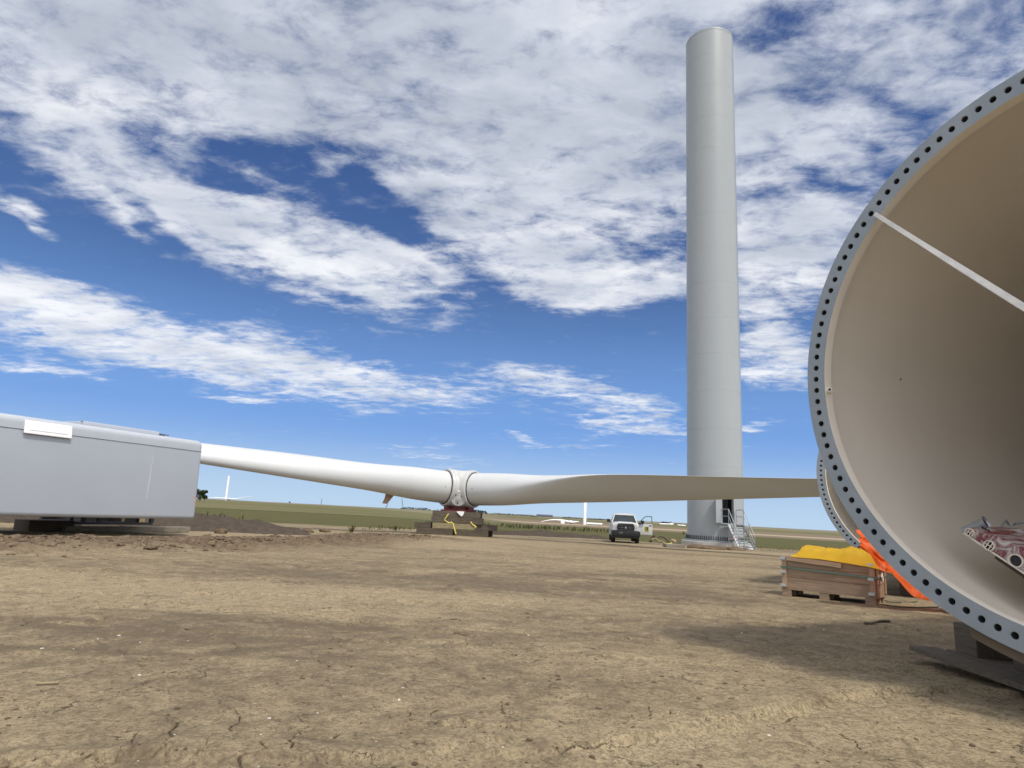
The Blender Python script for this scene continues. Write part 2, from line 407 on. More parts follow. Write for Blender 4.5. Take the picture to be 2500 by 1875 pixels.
def earth_mat():
    """dried clay pad: pale crust, darker damp patches (vertex attribute damp), shrinkage cracks"""
    mt, n, bs = new_mat('dried_clay')
    p = n.add('ShaderNodeNewGeometry').outputs['Position']
    damp = n.add('ShaderNodeAttribute', attribute_name='damp').outputs['Fac']
    loose = n.add('ShaderNodeAttribute', attribute_name='loose').outputs['Fac']
    big = n.noise(p, .55, 7, .62, .6)
    mid = n.noise(p, 3.2, 8, .68, .4)
    fine = n.noise(p, 26, 8, .72)
    grit = n.noise(p, 120, 4, .7)
    pat = n.math('ADD', n.math('MULTIPLY', n.math('SUBTRACT', mid, .5), 1.9), damp)
    pat = n.math('ADD', pat, n.math('MULTIPLY', n.math('SUBTRACT', big, .5), .7))
    pat = n.math('ADD', pat, n.math('MULTIPLY', n.math('SUBTRACT', fine, .5), .85))
    c = n.ramp(pat, [(.10, (.44, .358, .22)), (.36, (.365, .295, .182)), (.68, (.25, .20, .127)), (1.05, (.165, .13, .086))])
    c = n.mix(n.maprange(fine, .30, .72, 0, 1), n.mix(.20, c, (.09, .065, .04)), c)
    c = n.mix(n.maprange(grit, .35, .62, .42, 0), c, (.10, .075, .05))
    lz = n.maprange(n.noise(p, 5.5, 8, .7, .5), .38, .66)
    c = n.mix(n.math('MULTIPLY', loose, .92), c, n.mix(lz, (.062, .043, .028), (.185, .130, .083)))
    mot = n.noise(p, 13, 9, .74, .5)
    c = n.mix(n.maprange(mot, .49, .58, 0, .42), c, (.110, .085, .056))
    mo2 = n.noise(p, 5.0, 9, .74, .6)
    c = n.mix(n.maprange(mo2, .52, .66, 0, .40), c, (.150, .116, .076))
    c = n.mix(n.maprange(n.noise(p, 8.5, 8, .72, .4), .53, .66, 0, .34), c, (.39, .315, .20))
    c = n.mix(n.maprange(n.noise(p, 38, 6, .74), .48, .58, 0, .52), c, (.10, .076, .050))
    # pale stones
    vs = n.add('ShaderNodeTexVoronoi', {'Vector': p, 'Scale': 9.0, 'Randomness': 1.0})
    stone = n.math('MULTIPLY', n.math('LESS_THAN', vs.outputs['Distance'], .028),
                   n.math('GREATER_THAN', n.add('ShaderNodeSeparateColor', {0: vs.outputs['Color']}).outputs[0], .86))
    # cracks
    wn = n.add('ShaderNodeTexNoise', {'Vector': p, 'Scale': 3.2, 'Detail': 6.0, 'Roughness': .68})
    wv = n.add('ShaderNodeVectorMath', {0: wn.outputs[1], 1: (.5, .5, .5)}, operation='SUBTRACT').outputs[0]
    wv = n.add('ShaderNodeVectorMath', {0: wv, 1: (.46, .46, 0)}, operation='MULTIPLY').outputs[0]
    pw = n.add('ShaderNodeVectorMath', {0: p, 1: wv}, operation='ADD').outputs[0]
    pw = n.add('ShaderNodeVectorMath', {0: pw, 1: (1, 1, 0)}, operation='MULTIPLY').outputs[0]
    v1 = n.add('ShaderNodeTexVoronoi', {'Vector': pw, 'Scale': 2.9}, feature='DISTANCE_TO_EDGE').outputs[0]
    v2 = n.add('ShaderNodeTexVoronoi', {'Vector': pw, 'Scale': 8.5}, feature='DISTANCE_TO_EDGE').outputs[0]
    k1 = n.maprange(n.noise(p, 2.4, 4, .6), .44, .64)
    k2 = n.maprange(n.noise(p, 3.4, 4, .6), .52, .70)
    crk1 = n.math('MULTIPLY', n.maprange(v1, .001, .010, 1, 0), k1)
    crk2 = n.math('MULTIPLY', n.maprange(v2, .002, .017, .7, 0), k2)
    crk = n.math('MAXIMUM', crk1, crk2)
    crk = n.math('MAXIMUM', crk, n.maprange(n.add('ShaderNodeAttribute', attribute_name='fissure').outputs['Fac'], .25, .75))
    crk = n.math('MULTIPLY', crk, n.math('SUBTRACT', 1.0, n.maprange(pat, .75, 1.1)))
    crk = n.math('MULTIPLY', crk, n.math('SUBTRACT', 1.0, loose))
    c = n.mix(n.math('MULTIPLY', crk, .74), c, (.040, .030, .020))
    c = n.mix(stone, c, (.55, .51, .44))
    h = n.math('ADD', n.math('MULTIPLY', fine, .55), n.math('MULTIPLY', grit, .25))
    h = n.math('ADD', h, n.math('MULTIPLY', mid, 1.2))
    h = n.math('SUBTRACT', h, n.math('MULTIPLY', crk, .9))
    b = n.add('ShaderNodeBump', {'Height': h, 'Strength': .8, 'Distance': .022})
    set_in(n, bs, Base_Color=c, Roughness=.93, Normal=b.outputs[0], Specular_IOR_Level=.12)
    return mt
M['earth'] = earth_mat()

def soil_mat(name, a, b_, scale=4.0):
    mt, n, bs = new_mat(name)
    p = n.add('ShaderNodeNewGeometry').outputs['Position']
    f = n.noise(p, scale, 9, .7, .4)
    c = n.ramp(f, [(.3, a), (.7, b_)])
    b = n.add('ShaderNodeBump', {'Height': n.noise(p, scale * 3, 8, .7), 'Strength': .8, 'Distance': .06})
    set_in(n, bs, Base_Color=c, Roughness=.95, Normal=b.outputs[0], Specular_IOR_Level=.1)
    return mt
M['dark_soil'] = soil_mat('dark_topsoil', (.054, .043, .034), (.100, .080, .062), 3)
M['clod'] = soil_mat('clay_clods', (.085, .060, .040), (.21, .155, .10), 5)

def field_mat():
    """farmland: bare strip, green crop, pale and brown strips, then mixed fields to the horizon"""
    mt, n, bs = new_mat('farm_fields')
    p = n.add('ShaderNodeNewGeometry').outputs['Position']
    band = n.add('ShaderNodeAttribute', attribute_name='band').outputs['Fac']
    side = n.add('ShaderNodeAttribute', attribute_name='side').outputs['Fac']
    f = n.noise(p, .9, 8, .7)
    f2 = n.noise(p, .02, 5, .55)
    jig = n.math('MULTIPLY_ADD', n.math('SUBTRACT', n.noise(p, .05, 6, .6), .5), .012, band)
    crop = n.ramp(f, [(.3, (.074, .071, .028)), (.7, (.116, .108, .044))])
    crop = n.mix(n.maprange(f2, .4, .6, 0, .35), crop, (.094, .092, .034))
    bare = n.ramp(f, [(.3, (.175, .128, .098)), (.7, (.235, .178, .138))])
    olive = n.ramp(f2, [(.35, (.112, .112, .048)), (.6, (.155, .142, .070))])
    brown = n.ramp(f, [(.3, (.165, .126, .086)), (.7, (.205, .160, .112))])
    tan = n.ramp(f, [(.3, (.31, .255, .165)), (.7, (.36, .30, .20))])
    far = n.ramp(n.noise(p, .004, 3, .5), [(.35, (.155, .150, .090)), (.5, (.205, .185, .118)), (.65, (.145, .135, .095))])
    # band is log10(distance): left side and right side have other strips
    L = n.mix(n.math('GREATER_THAN', jig, 1.800), bare, crop)
    L = n.mix(n.math('GREATER_THAN', jig, 2.100), L, (.066, .072, .028))
    L = n.mix(n.math('GREATER_THAN', jig, 2.128), L, olive)
    L = n.mix(n.math('GREATER_THAN', jig, 2.75), L, far)
    Q = crop
    Q = n.mix(n.math('GREATER_THAN', jig, 2.38), Q, brown)
    Q = n.mix(n.math('GREATER_THAN', jig, 2.60), Q, tan)
    Q = n.mix(n.math('GREATER_THAN', jig, 2.90), Q, brown)
    Q = n.mix(n.math('GREATER_THAN', jig, 3.10), Q, olive)
    Q = n.mix(n.math('GREATER_THAN', jig, 3.34), Q, far)
    c = n.mix(side, L, Q)
    b = n.add('ShaderNodeBump', {'Height': n.noise(p, 2.5, 6, .7), 'Strength': .7, 'Distance': .2})
    set_in(n, bs, Base_Color=c, Roughness=.95, Normal=b.outputs[0], Specular_IOR_Level=.1)
    return mt
M['field'] = field_mat()

def leaf_mat(name, a, b_):
    mt, n, bs = new_mat(name)
    p = n.add('ShaderNodeNewGeometry').outputs['Position']
    c = n.ramp(n.noise(p, 1.7, 4, .6), [(.3, a), (.7, b_)])
    set_in(n, bs, Base_Color=c, Roughness=.75, Specular_IOR_Level=.2)
    return mt
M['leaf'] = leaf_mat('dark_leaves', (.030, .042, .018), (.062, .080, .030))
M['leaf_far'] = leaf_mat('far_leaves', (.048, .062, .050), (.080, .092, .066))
M['weed'] = leaf_mat('weed_leaves', (.060, .074, .022), (.120, .128, .042))
M['weed_dry'] = leaf_mat('dry_stems', (.16, .145, .06), (.25, .21, .10))

# ------------------------------------------------------------------ builders
COL = scene.collection
def link(name, bm, mats, parent=None, smooth=False, angle=40):
    me = bpy.data.meshes.new(name)
    bm.to_mesh(me); bm.free()
    for m in (mats if isinstance(mats, (list, tuple)) else [mats]):
        me.materials.append(m)
    if smooth:
        me.polygons.foreach_set('use_smooth', [True] * len(me.polygons))
        try: me.set_sharp_from_angle(angle=R(angle))
        except Exception: pass
    o = bpy.data.objects.new(name, me)
    COL.objects.link(o)
    if parent: o.parent = parent
    return o
def tag(o, label, cat, group=None, kind=None):
    o['label'] = label
    o['category'] = cat
    if group: o['group'] = group
    if kind: o['kind'] = kind
    return o
def structure(o): o['kind'] = 'structure'; return o
def thing(name, label, cat, loc=(0, 0, 0), rotz=0.0, group=None):
    o = bpy.data.objects.new(name, None)
    COL.objects.link(o)
    o.location = loc
    o.rotation_euler = (0, 0, rotz)
    o.empty_display_size = .3
    return tag(o, label, cat, group)
def BM(): return bmesh.new()
def box(bm, c, s, rot=None, bev=0.0, mi=0):
    m = Matrix.Translation(c) @ (rot.to_4x4() if rot else Matrix.Identity(4)) @ Matrix.Diagonal((*s, 1))
    r = bmesh.ops.create_cube(bm, size=1, matrix=m)
    vs = r['verts']
    fs = set(f for v in vs for f in v.link_faces)
    for f in fs: f.material_index = mi
    if bev:
        es = list(set(e for v in vs for e in v.link_edges))
        rb = bmesh.ops.bevel(bm, geom=es, offset=bev, segments=2, profile=.6, affect='EDGES')
        for f in rb['faces']: f.material_index = mi
def bar(bm, a, b, r, seg=8, mi=0, cap=True, r2=None):
    a = Vector(a); b = Vector(b)
    d = b - a
    m = Matrix.Translation((a + b) / 2) @ d.to_track_quat('Z', 'Y').to_matrix().to_4x4()
    rr = bmesh.ops.create_cone(bm, cap_ends=cap, segments=seg, radius1=r, radius2=r if r2 is None else r2, depth=d.length, matrix=m)
    for f in set(f for v in rr['verts'] for f in v.link_faces): f.material_index = mi
def beam(bm, a, b, w_, h_, mi=0, bev=0.0, up=Vector((0, 0, 1))):
    """rectangular bar from a to b"""
    a = Vector(a); b = Vector(b); d = (b - a)
    x = d.normalized(); y = up.cross(x).normalized(); z = x.cross(y)
    box(bm, (a + b) / 2, (d.length, w_, h_), Matrix((x, y, z)).transposed(), bev, mi)
def tube(bm, pts, r, seg=8, mi=0):
    """round section swept along points; r may be a list"""
    pts = [Vector(p) for p in pts]
    rs = r if isinstance(r, (list, tuple)) else [r] * len(pts)
    rings = []
    for i, p in enumerate(pts):
        t = (pts[min(i + 1, len(pts) - 1)] - pts[max(i - 1, 0)]).normalized()
        q = t.to_track_quat('Z', 'Y').to_matrix() if i == 0 else q0
        if i:
            q = (t.rotation_difference(t0).inverted().to_matrix()) @ q0 if (t - t0).length > 1e-6 else q0
        t0, q0 = t, q
        rings.append([bm.verts.new(p + q @ Vector((math.cos(k * 2 * math.pi / seg), math.sin(k * 2 * math.pi / seg), 0)) * rs[i]) for k in range(seg)])
    for A, B in zip(rings[:-1], rings[1:]):
        for k in range(seg):
            f = bm.faces.new((A[k], A[(k + 1) % seg], B[(k + 1) % seg], B[k])); f.material_index = mi
    for A in (rings[0][::-1], rings[-1]):
        try: bm.faces.new(A).material_index = mi
        except ValueError: pass
def lathe(bm, prof, seg=48, frame=None, mi=0, a0=0.0, a1=2 * math.pi):
    """revolve (radius, height) points about the local Z of frame"""
    fr = frame or Matrix.Identity(4)
    full = abs(a1 - a0 - 2 * math.pi) < 1e-6
    n_ = seg if full else seg + 1
    rings = []
    for r_, h_ in prof:
        rings.append([bm.verts.new(fr @ Vector((r_ * math.cos(a0 + (a1 - a0) * k / seg), r_ * math.sin(a0 + (a1 - a0) * k / seg), h_))) for k in range(n_)])
    for A, B in zip(rings[:-1], rings[1:]):
        for k in range(seg):
            k2 = (k + 1) % n_
            bm.faces.new((A[k], A[k2], B[k2], B[k])).material_index = mi
def disc(bm, r_, h_, frame, seg=48, mi=0):
    vs = [bm.verts.new(frame @ Vector((r_ * math.cos(2 * math.pi * k / seg), r_ * math.sin(2 * math.pi * k / seg), h_))) for k in range(seg)]
    bm.faces.new(vs).material_index = mi
def dup(root, loc, rotz=None, label=None, group=None):
    c = root.copy(); COL.objects.link(c)
    c.location = loc
    if rotz is not None: c.rotation_euler = (0, 0, rotz)
    if label: c['label'] = label
    if group: c['group'] = group
    for ch in list(root.children):
        d = ch.copy(); COL.objects.link(d); d.parent = c
        for g in ch.children:
            e = g.copy(); COL.objects.link(e); e.parent = d
    return c

# ------------------------------------------------------------------ ground and fields
def grid_mesh(name, P3, mat, attrs, smooth=True, wrap=False):
    nr, nc, _ = P3.shape
    me = bpy.data.meshes.new(name)
    idx = np.arange(nr * nc).reshape(nr, nc)
    if wrap:
        nx = np.roll(idx, -1, 1)
        f = np.stack([idx[:-1], nx[:-1], nx[1:], idx[1:]], -1).reshape(-1, 4)
    else:
        f = np.stack([idx[:-1, :-1], idx[:-1, 1:], idx[1:, 1:], idx[1:, :-1]], -1).reshape(-1, 4)
    nf = len(f)
    me.vertices.add(nr * nc); me.vertices.foreach_set('co', np.ascontiguousarray(P3.reshape(-1), dtype=np.float32))
    me.loops.add(nf * 4); me.loops.foreach_set('vertex_index', np.ascontiguousarray(f.reshape(-1), dtype=np.int32))
    me.polygons.add(nf); me.polygons.foreach_set('loop_start', np.arange(0, nf * 4, 4, dtype=np.int32))
    me.update(calc_edges=True)
    me.materials.append(mat)
    for k, a in attrs.items():
        at_ = me.attributes.new(k, 'FLOAT', 'POINT')
        at_.data.foreach_set('value', np.ascontiguousarray(a.ravel(), dtype=np.float32))
    me.polygons.foreach_set('use_smooth', [smooth] * len(me.polygons))
    o = bpy.data.objects.new(name, me)
    COL.objects.link(o)
    return o

# pad: fan of cells, fine where the camera looks
th = np.radians(np.concatenate([np.linspace(-180, -50, 44)[:-1], np.linspace(-50, 50, 900), np.linspace(50, 180, 44)[1:-1]]))
rr = np.concatenate([np.linspace(.25, 2.0, 12)[:-1], np.geomspace(2.0, 7, 400)[:-1], np.geomspace(7, 66, 380)])
TH, RR = np.meshgrid(th, rr)
GX, GY = RR * np.sin(TH), RR * np.cos(TH)
rel, berm = relief(GX, GY)
pad_edge = sstep(56, 66, RR + (fbm(GX * .1, GY * .1, 3, 41) - .5) * 6)
GZ = broad(GX, GY) + rel - pad_edge * .5
# damp patches: noise drawn out by traffic plus the ones the photograph shows (photo points, radii in metres)
damp = (fbm(GX * .18 + GY * .05, GY * .42, 5, 51) - .5) * 1.15 + .38
for px, py, ra, rb, ang, amt in [(330, 1640, 1.5, .9, .1, .06), (700, 1545, 1.9, .55, .05, .14), (420, 1500, 2.6, .16, -.1, .35), (1500, 1425, 7, 1.5, .05, .38), (1750, 1465, 3, .9, 0, .3), (300, 1465, 4, .7, 0, -.42),
                                 (250, 1545, 1.6, .3, .05, .16), (560, 1440, 3, .5, 0, -.25),
                                 (850, 1440, 3.2, .5, .0, -.2), (1750, 1420, 4, .9, 0, .25), (1900, 1520, 3.5, .8, .2, .12), (1300, 1640, 1.2, .5, 0, .12), (900, 1790, .5, .15, .1, -.25),
                                 (1850, 1800, 1.6, .35, .3, -.30), (1400, 1850, .6, .12, .1, .3), (750, 1865, .9, .12, 0, .2), (2150, 1715, .8, .1, .1, .25), (1750, 1350, 10, 1.4, 0, -.18),
                                 (2300, 1800, .8, .35, .2, -.25)]:
    c = gpt(px, py)
    dx, dy = GX - c.x, GY - c.y
    u_ = (dx * math.cos(ang) + dy * math.sin(ang)) / ra
    v_ = (-dx * math.sin(ang) + dy * math.cos(ang)) / rb
    q = u_ * u_ + v_ * v_ + (fbm(GX * 1.2, GY * 2.4, 5, 52) - .5) * 4.0
    damp = damp + amt * np.exp(-np.maximum(q, 0) * 1.2)
wxx, wyy = GX + (fbm(GX * .8, GY * .8, 4, 54) - .5) * .5, GY + (fbm(GX * .8, GY * .8, 4, 55) - .5) * .5
brk = sstep(.32, .6, fbm(GX * .6, GY * .6, 4, 56))
for pts, wd, amt in ([(-60, 1446), (300, 1452), (560, 1462), (720, 1466)], .16, .34), ([(-60, 1512), (200, 1518), (420, 1505), (740, 1496)], .10, .42), \
        ([(-60, 1574), (250, 1584), (500, 1592), (700, 1578), (960, 1560)], .08, .42), ([(700, 1505), (1000, 1512), (1300, 1505)], .08, .3), ([(900, 1405), (1400, 1400), (1900, 1412)], .25, .3), \
        ([(1250, 1560), (1500, 1540), (1800, 1500)], .09, .28), ([(300, 1400), (800, 1396), (1300, 1378)], .22, .25), ([(1100, 1345), (1500, 1362), (1900, 1375)], .3, .3):
    damp = damp + amt * brk * np.exp(-(seg_dist(wxx, wyy, gline(pts))[0] / wd) ** 2)
dd, _ = seg_dist(GX, GY, RIDGES[5][0]); damp = damp - .22 * np.exp(-(dd / .25) ** 2)
fis = np.zeros_like(GX)
WX, WY = GX + (fbm(GX * 7, GY * 7, 3, 25) - .5) * .10, GY + (fbm(GX * 7, GY * 7, 3, 26) - .5) * .10
for pts in FISSURES: fis = np.maximum(fis, np.exp(-(seg_dist(WX, WY, pts)[0] / .0052) ** 2))
fis = fis * (.30 + 1.0 * fbm(GX * 3, GY * 3, 2, 27))
ground = structure(grid_mesh('ground', np.stack([GX, GY, GZ], -1), M['earth'], {'fissure': fis, 'damp': damp, 'loose': np.clip(berm * .95, 0, 1)}, wrap=True))

# farmland sheet to the horizon, in a ring from the pad outward (and under its edge)
th2 = np.radians(np.concatenate([np.linspace(-180, -62, 30)[:-1], np.linspace(-62, 62, 380), np.linspace(62, 180, 30)[1:-1]]))
r2 = np.concatenate([[.2, 20], np.geomspace(30, 9000, 190)])
TH2, RR2 = np.meshgrid(th2, r2)
FX, FY = RR2 * np.sin(TH2), RR2 * np.cos(TH2)
AZD = np.degrees(TH2)
FZ = broad(FX, FY) + (fbm(FX * .004, FY * .004, 3, 61) - .5) * np.interp(RR2, [60, 300, 1500, 9000], [0, .25, 2.0, 9]) - .30 * (1 - sstep(48, 70, RR2)) - .08
FZ = np.where(RR2 < 29, FZ - 1.0, FZ)
fields = structure(grid_mesh('field', np.stack([FX, FY, FZ], -1), M['field'],
                             {'band': np.log10(np.maximum(RR2, 1)) + (AZD + 20) * .0012, 'side': sstep(-3, 1, AZD)}, wrap=True))

def mound(name, pts, width, height, mat, seed, dens=5.0, rough=.35):
    """a long heap of earth along ground points"""
    pts = [Vector((p[0], p[1], 0)) for p in pts]
    L = sum((b - a).length for a, b in zip(pts[:-1], pts[1:]))
    nu, nv = int(L * dens), max(14, int(width * dens * 1.6))
    us = np.linspace(0, 1, nu)
    cum = np.cumsum([0] + [(b - a).length for a, b in zip(pts[:-1], pts[1:])]) / L
    cx = np.interp(us, cum, [p.x for p in pts]); cy = np.interp(us, cum, [p.y for p in pts])
    hh = np.interp(us, np.linspace(0, 1, len(height)), height)
    tx, ty = np.gradient(cx), np.gradient(cy)
    ln = np.hypot(tx, ty); nx, ny = -ty / ln, tx / ln
    v = np.linspace(-1, 1, nv)
    GXm = cx[:, None] + nx[:, None] * v * width / 2; GYm = cy[:, None] + ny[:, None] * v * width / 2
    prof = np.clip(1 - v ** 2, 0, 1) ** .8
    n_ = fbm(GXm * .6, GYm * .6, 4, seed) * (1 + rough) - rough * .5
    endf = np.clip(np.minimum(us, 1 - us) * nu / 6, 0, 1)
    Zm = broad(GXm, GYm) - .10 + endf[:, None] * prof * (hh[:, None] * (.65 + .7 * (n_ - .5)) + .14) + (fbm(GXm * 4, GYm * 4, 3, seed + 5) - .5) * .10 * prof
    return structure(grid_mesh(name, np.stack([GXm, GYm, Zm], -1), mat, {}))
m1 = [at(px, 1290, Yd) for px, Yd in ((-250, 28), (100, 30), (420, 31), (640, 32), (790, 33))]
mound('soil_heap', [(p.x, p.y) for p in m1], 5.0, [.95, .95, .95, .72, .12], M['dark_soil'], 71)
m2 = [gpt(px, py) for px, py in ((1175, 1303), (1300, 1308), (1420, 1313), (1500, 1318))]
mound('soil_bank', [(p.x, p.y + 1.0) for p in m2], 4.0, [.35, .5, .45, .25], M['dark_soil'], 73)

# ------------------------------------------------------------------ standing tower section
FW = CAM_R.to_3x3() @ Vector((0, 0, -1))
def depth_of(p): return (Vector(p) - Vector((0, 0, EYE))).dot(FW)
TY = 51.0
tb = at(1747, 1322, TY); tt = at(1728.5, 66, TY - 2.0)
TX = tb.x
tgz = ground_z(TX, TY)
BZ = tgz + .36                                              # top of the foundation
rb = 67.0 / FPX * depth_of((TX, TY, BZ)) * .998
TOPZ = tt.z
rt = 54.7 / FPX * depth_of((TX, TY, TOPZ))
tower = thing('tower_section', 'tall grey cylindrical wind turbine tower standing upright beside the pickup truck', 'tower', (TX, TY, BZ))
def tower_r(z): return rb + (rt - rb) * (z / (TOPZ - BZ))
H_ = TOPZ - BZ
door_az = math.atan2(.13, -.99)                            # door faces the camera, turned right
ddir = Vector((math.sin(door_az), math.cos(door_az), 0)); dside = Vector((ddir.y, -ddir.x, 0))   # dside: picture right when seen from outside
if dside.x < 0: dside = -dside
DOORW, DOORZ, DOORH = .46, 1.42, 2.45                        # half width, sill height, height
bm = BM()
# shell with an arched opening: fine columns round the door, faces inside the arch left out
def in_arch(a, z):
    s = rb * a
    zz_ = z - DOORZ
    if abs(s) > DOORW or zz_ < 0: return False
    top = DOORH - DOORW * 1.15
    return zz_ <= top or (s / DOORW) ** 2 + ((zz_ - top) / (DOORW * 1.15)) ** 2 <= 1
angs = np.concatenate([np.linspace(-.26, .26, 53), np.linspace(.26, 2 * math.pi - .26, 120)[1:-1]])
zs = np.concatenate([np.linspace(0, DOORZ, 5)[:-1], np.linspace(DOORZ, DOORZ + DOORH + .02, 50), np.linspace(DOORZ + DOORH + .02, H_, 60)[1:]])
def tp(a, z, dr=0.0):
    an = door_az + a
    r_ = tower_r(z) + dr
    return Vector((math.sin(an) * r_, math.cos(an) * r_, z))
grid = [[bm.verts.new(tp(a, z)) for a in angs] for z in zs]
na = len(angs)
for i in range(len(zs) - 1):
    for k in range(na):
        k2 = (k + 1) % na
        a_m = (angs[k] + (angs[k2] if k2 else angs[k2] + 2 * math.pi)) / 2
        if a_m < .3 and in_arch(a_m, (zs[i] + zs[i + 1]) / 2): continue
        bm.faces.new((grid[i][k], grid[i + 1][k], grid[i + 1][k2], grid[i][k2]))
inn = [[bm.verts.new(tp(a, z, -.04)) for a in np.linspace(0, 2 * math.pi, 65)[:-1]] for z in np.linspace(H_ - 3, H_, 3)]
for A, B in zip(inn[:-1], inn[1:]):
    for k in range(64): bm.faces.new((A[k], A[(k + 1) % 64], B[(k + 1) % 64], B[k]))
link('shell', bm, M['tower'], tower, True, 30)
for z in list(np.linspace(5.6, H_ - 2.6, 13)):               # weld seams between the cans
    bm = BM(); r_ = tower_r(z)
    lathe(bm, [(r_ - .002, z - .032), (r_ + .004, z - .022), (r_ + .004, z + .022), (r_ - .002, z + .032)], 128)
    link('weld_seam', bm, M['seam'], tower, True)
bm = BM()
lathe(bm, [(rt - .04, H_), (rt + .004, H_), (rt + .012, H_ - .06), (rt + .012, H_ - .16), (rt, H_ - .17)], 96)
link('top_flange', bm, M['seam'], tower, True)
bm = BM()
lathe(bm, [(rb - .02, .02), (rb + .20, .02), (rb + .20, .11), (rb + .004, .12)], 128)
flb = link('base_flange', bm, M['tower'], tower, True)
bm = BM(); box(bm, (0, 0, .24), (.055, .05, .36), bev=.008); box(bm, (0, 0, .125), (.085, .08, .05))
NB = 84
b0 = None
for k in range(NB):
    a = 2 * math.pi * k / NB
    x_, y_ = math.sin(a), math.cos(a)
    if y_ > .25: continue                                    # only the side the photograph shows
    if b0 is None: b0 = ob = link('anchor_bolt', bm, M['steel_dark'], tower)
    else: ob = b0.copy(); COL.objects.link(ob)
    ob.parent = tower
    ob.location = (x_ * (rb + .10), y_ * (rb + .10), 0)
    ob.rotation_euler = (0, 0, -a)
# door frame: a raised arch, with the dark inside behind it
def arch_pts(hw, h, n_=14):
    top = h - hw * 1.15
    pts = [(-hw, 0), (-hw, top * .5), (-hw, top)]
    pts += [(-hw * math.cos(t), top + hw * 1.15 * math.sin(t)) for t in np.linspace(0, math.pi, n_)[1:-1]]
    return pts + [(hw, top), (hw, top * .5), (hw, 0)]
def arch_band(bm, h0, H0, h1, H1, d0, d1, mi=0, dz1=0):
    A = arch_pts(h0, H0); B = arch_pts(h1, H1)
    def w3(p, d): return dside * p[0] + ddir * (rb * math.cos(p[0] / rb) * .997 + d) + Vector((0, 0, DOORZ + p[1]))
    vs = [[bm.verts.new(w3(p, d)) for p in Q] for Q, d in ((A, d0), (A, d1), (B, d1), (B, d0))]
    for i in range(4):
        P_, Q_ = vs[i], vs[(i + 1) % 4]
        for k in range(len(P_) - 1): bm.faces.new((P_[k], P_[k + 1], Q_[k + 1], Q_[k])).material_index = mi
    for k in (0, -1): bm.faces.new([v[k] for v in vs]).material_index = mi
bm = BM(); arch_band(bm, DOORW - .005, DOORH - .005, DOORW + .085, DOORH + .085, -.25, .10)
dfr = link('door_frame', bm, M['tower'], tower, True)
# door leaf swung open to the left
hinge = dside * (-DOORW - .03) + ddir * (rb + .09) + Vector((0, 0, DOORZ))
leaf_dir = (-dside * .80 + ddir * .60).normalized()
bm = BM()
pts = arch_pts(DOORW, DOORH - .03)
nrm = leaf_dir.cross(Vector((0, 0, 1)))
vv = [[bm.verts.new(hinge + leaf_dir * (p[0] + DOORW) + Vector((0, 0, p[1])) + nrm * t) for p in pts] for t in (0, .05)]
bm.faces.new(vv[0]); bm.faces.new(vv[1][::-1])
for k in range(len(pts)): bm.faces.new((vv[0][k], vv[0][(k + 1) % len(pts)], vv[1][(k + 1) % len(pts)], vv[1][k]))
leaf = link('door', bm, M['tower'], tower)
bm = BM()
for q in (.5, 1.25): box(bm, hinge + leaf_dir * DOORW + Vector((0, 0, q + .35)) + nrm * .055, (.5, .02, .55), Matrix((leaf_dir, nrm, Vector((0, 0, 1)))).transposed())
link('louvre', bm, M['steel_dark'], leaf)
# things just inside the doorway: a dark switch cabinet and cables
bm = BM()
for (s_, d_, z_, sz) in ((-.05, -.75, 1.0, (.75, .3, 1.9)), (.3, -.55, .35, (.2, .2, .7))):
    box(bm, dside * s_ + ddir * (rb + d_) + Vector((0, 0, DOORZ + z_)), sz, Matrix((dside, ddir, Vector((0, 0, 1)))).transposed(), .02)
for k in range(4):
    q = dside * (-.25 + .13 * k) + ddir * (rb - .5)
    tube(bm, [q + Vector((0, 0, DOORZ)), q + Vector((.05, .03 * k, DOORZ + 1.2)), q + Vector((-.04, .04, DOORZ + 2.3))], .025)
link('switch_cabinet', bm, M['black'], tower)
bm = BM(); disc(bm, rb - .06, DOORZ - .05, Matrix.Identity(4), 64); link('inner_floor', bm, M['steel_dark'], tower)

# foundation and its extras
bm = BM(); lathe(bm, [(.1, BZ - .0), (rb + .42, BZ), (rb + .45, BZ - .03), (rb + .45, tgz - .8)], 96)
fnd = link('foundation', bm, M['concrete'], None, True, 30); fnd.location = (TX, TY, 0)
tag(fnd, 'pale concrete ring under the standing tower, half buried in brown soil', 'foundation')
def soil_lump(name, px, py, sx, sy, sz, label, seed):
    c = gpt(px, py)
    bm = BM()
    bmesh.ops.create_icosphere(bm, subdivisions=4, radius=1)
    for v in bm.verts:
        q = v.co
        nz = float(fbm(np.array([q.x * 1.7 + seed]), np.array([q.y * 1.7 + q.z]), 4, seed)[0]) - .5
        v.co = Vector((q.x * sx, q.y * sy, max(q.z, -.3) * sz)) * (1 + nz * .9)
    o = link(name, bm, M['clod'], None, True, 80); o.location = (c.x, c.y, c.z)
    return tag(o, label, 'soil pile', 'loose soil piles against the tower foundation')
soil_lump('soil_pile', 1706, 1338, .8, .5, .24, 'small brown soil pile at the left foot of the tower foundation', 3)
soil_lump('soil_pile', 1748, 1340, 1.1, .5, .25, 'widest brown soil pile in front of the tower foundation', 8)
soil_lump('soil_pile', 1797, 1343, .6, .45, .20, 'small brown soil pile between the feet of the tower stair', 5)
c = gpt(1650, 1337)
bm = BM(); box(bm, (0, 0, .10), (1.2, .9, .24), bev=.03)
o = link('concrete_block', bm, M['wood_grey']); o.location = (c.x, c.y + .5, c.z - .03); tag(o, 'low grey concrete block left of the tower foundation beside the scrap timber', 'concrete block')
c = gpt(1829, 1341)
bm = BM(); box(bm, (0, 0, .10), (.62, .5, .27), bev=.03)
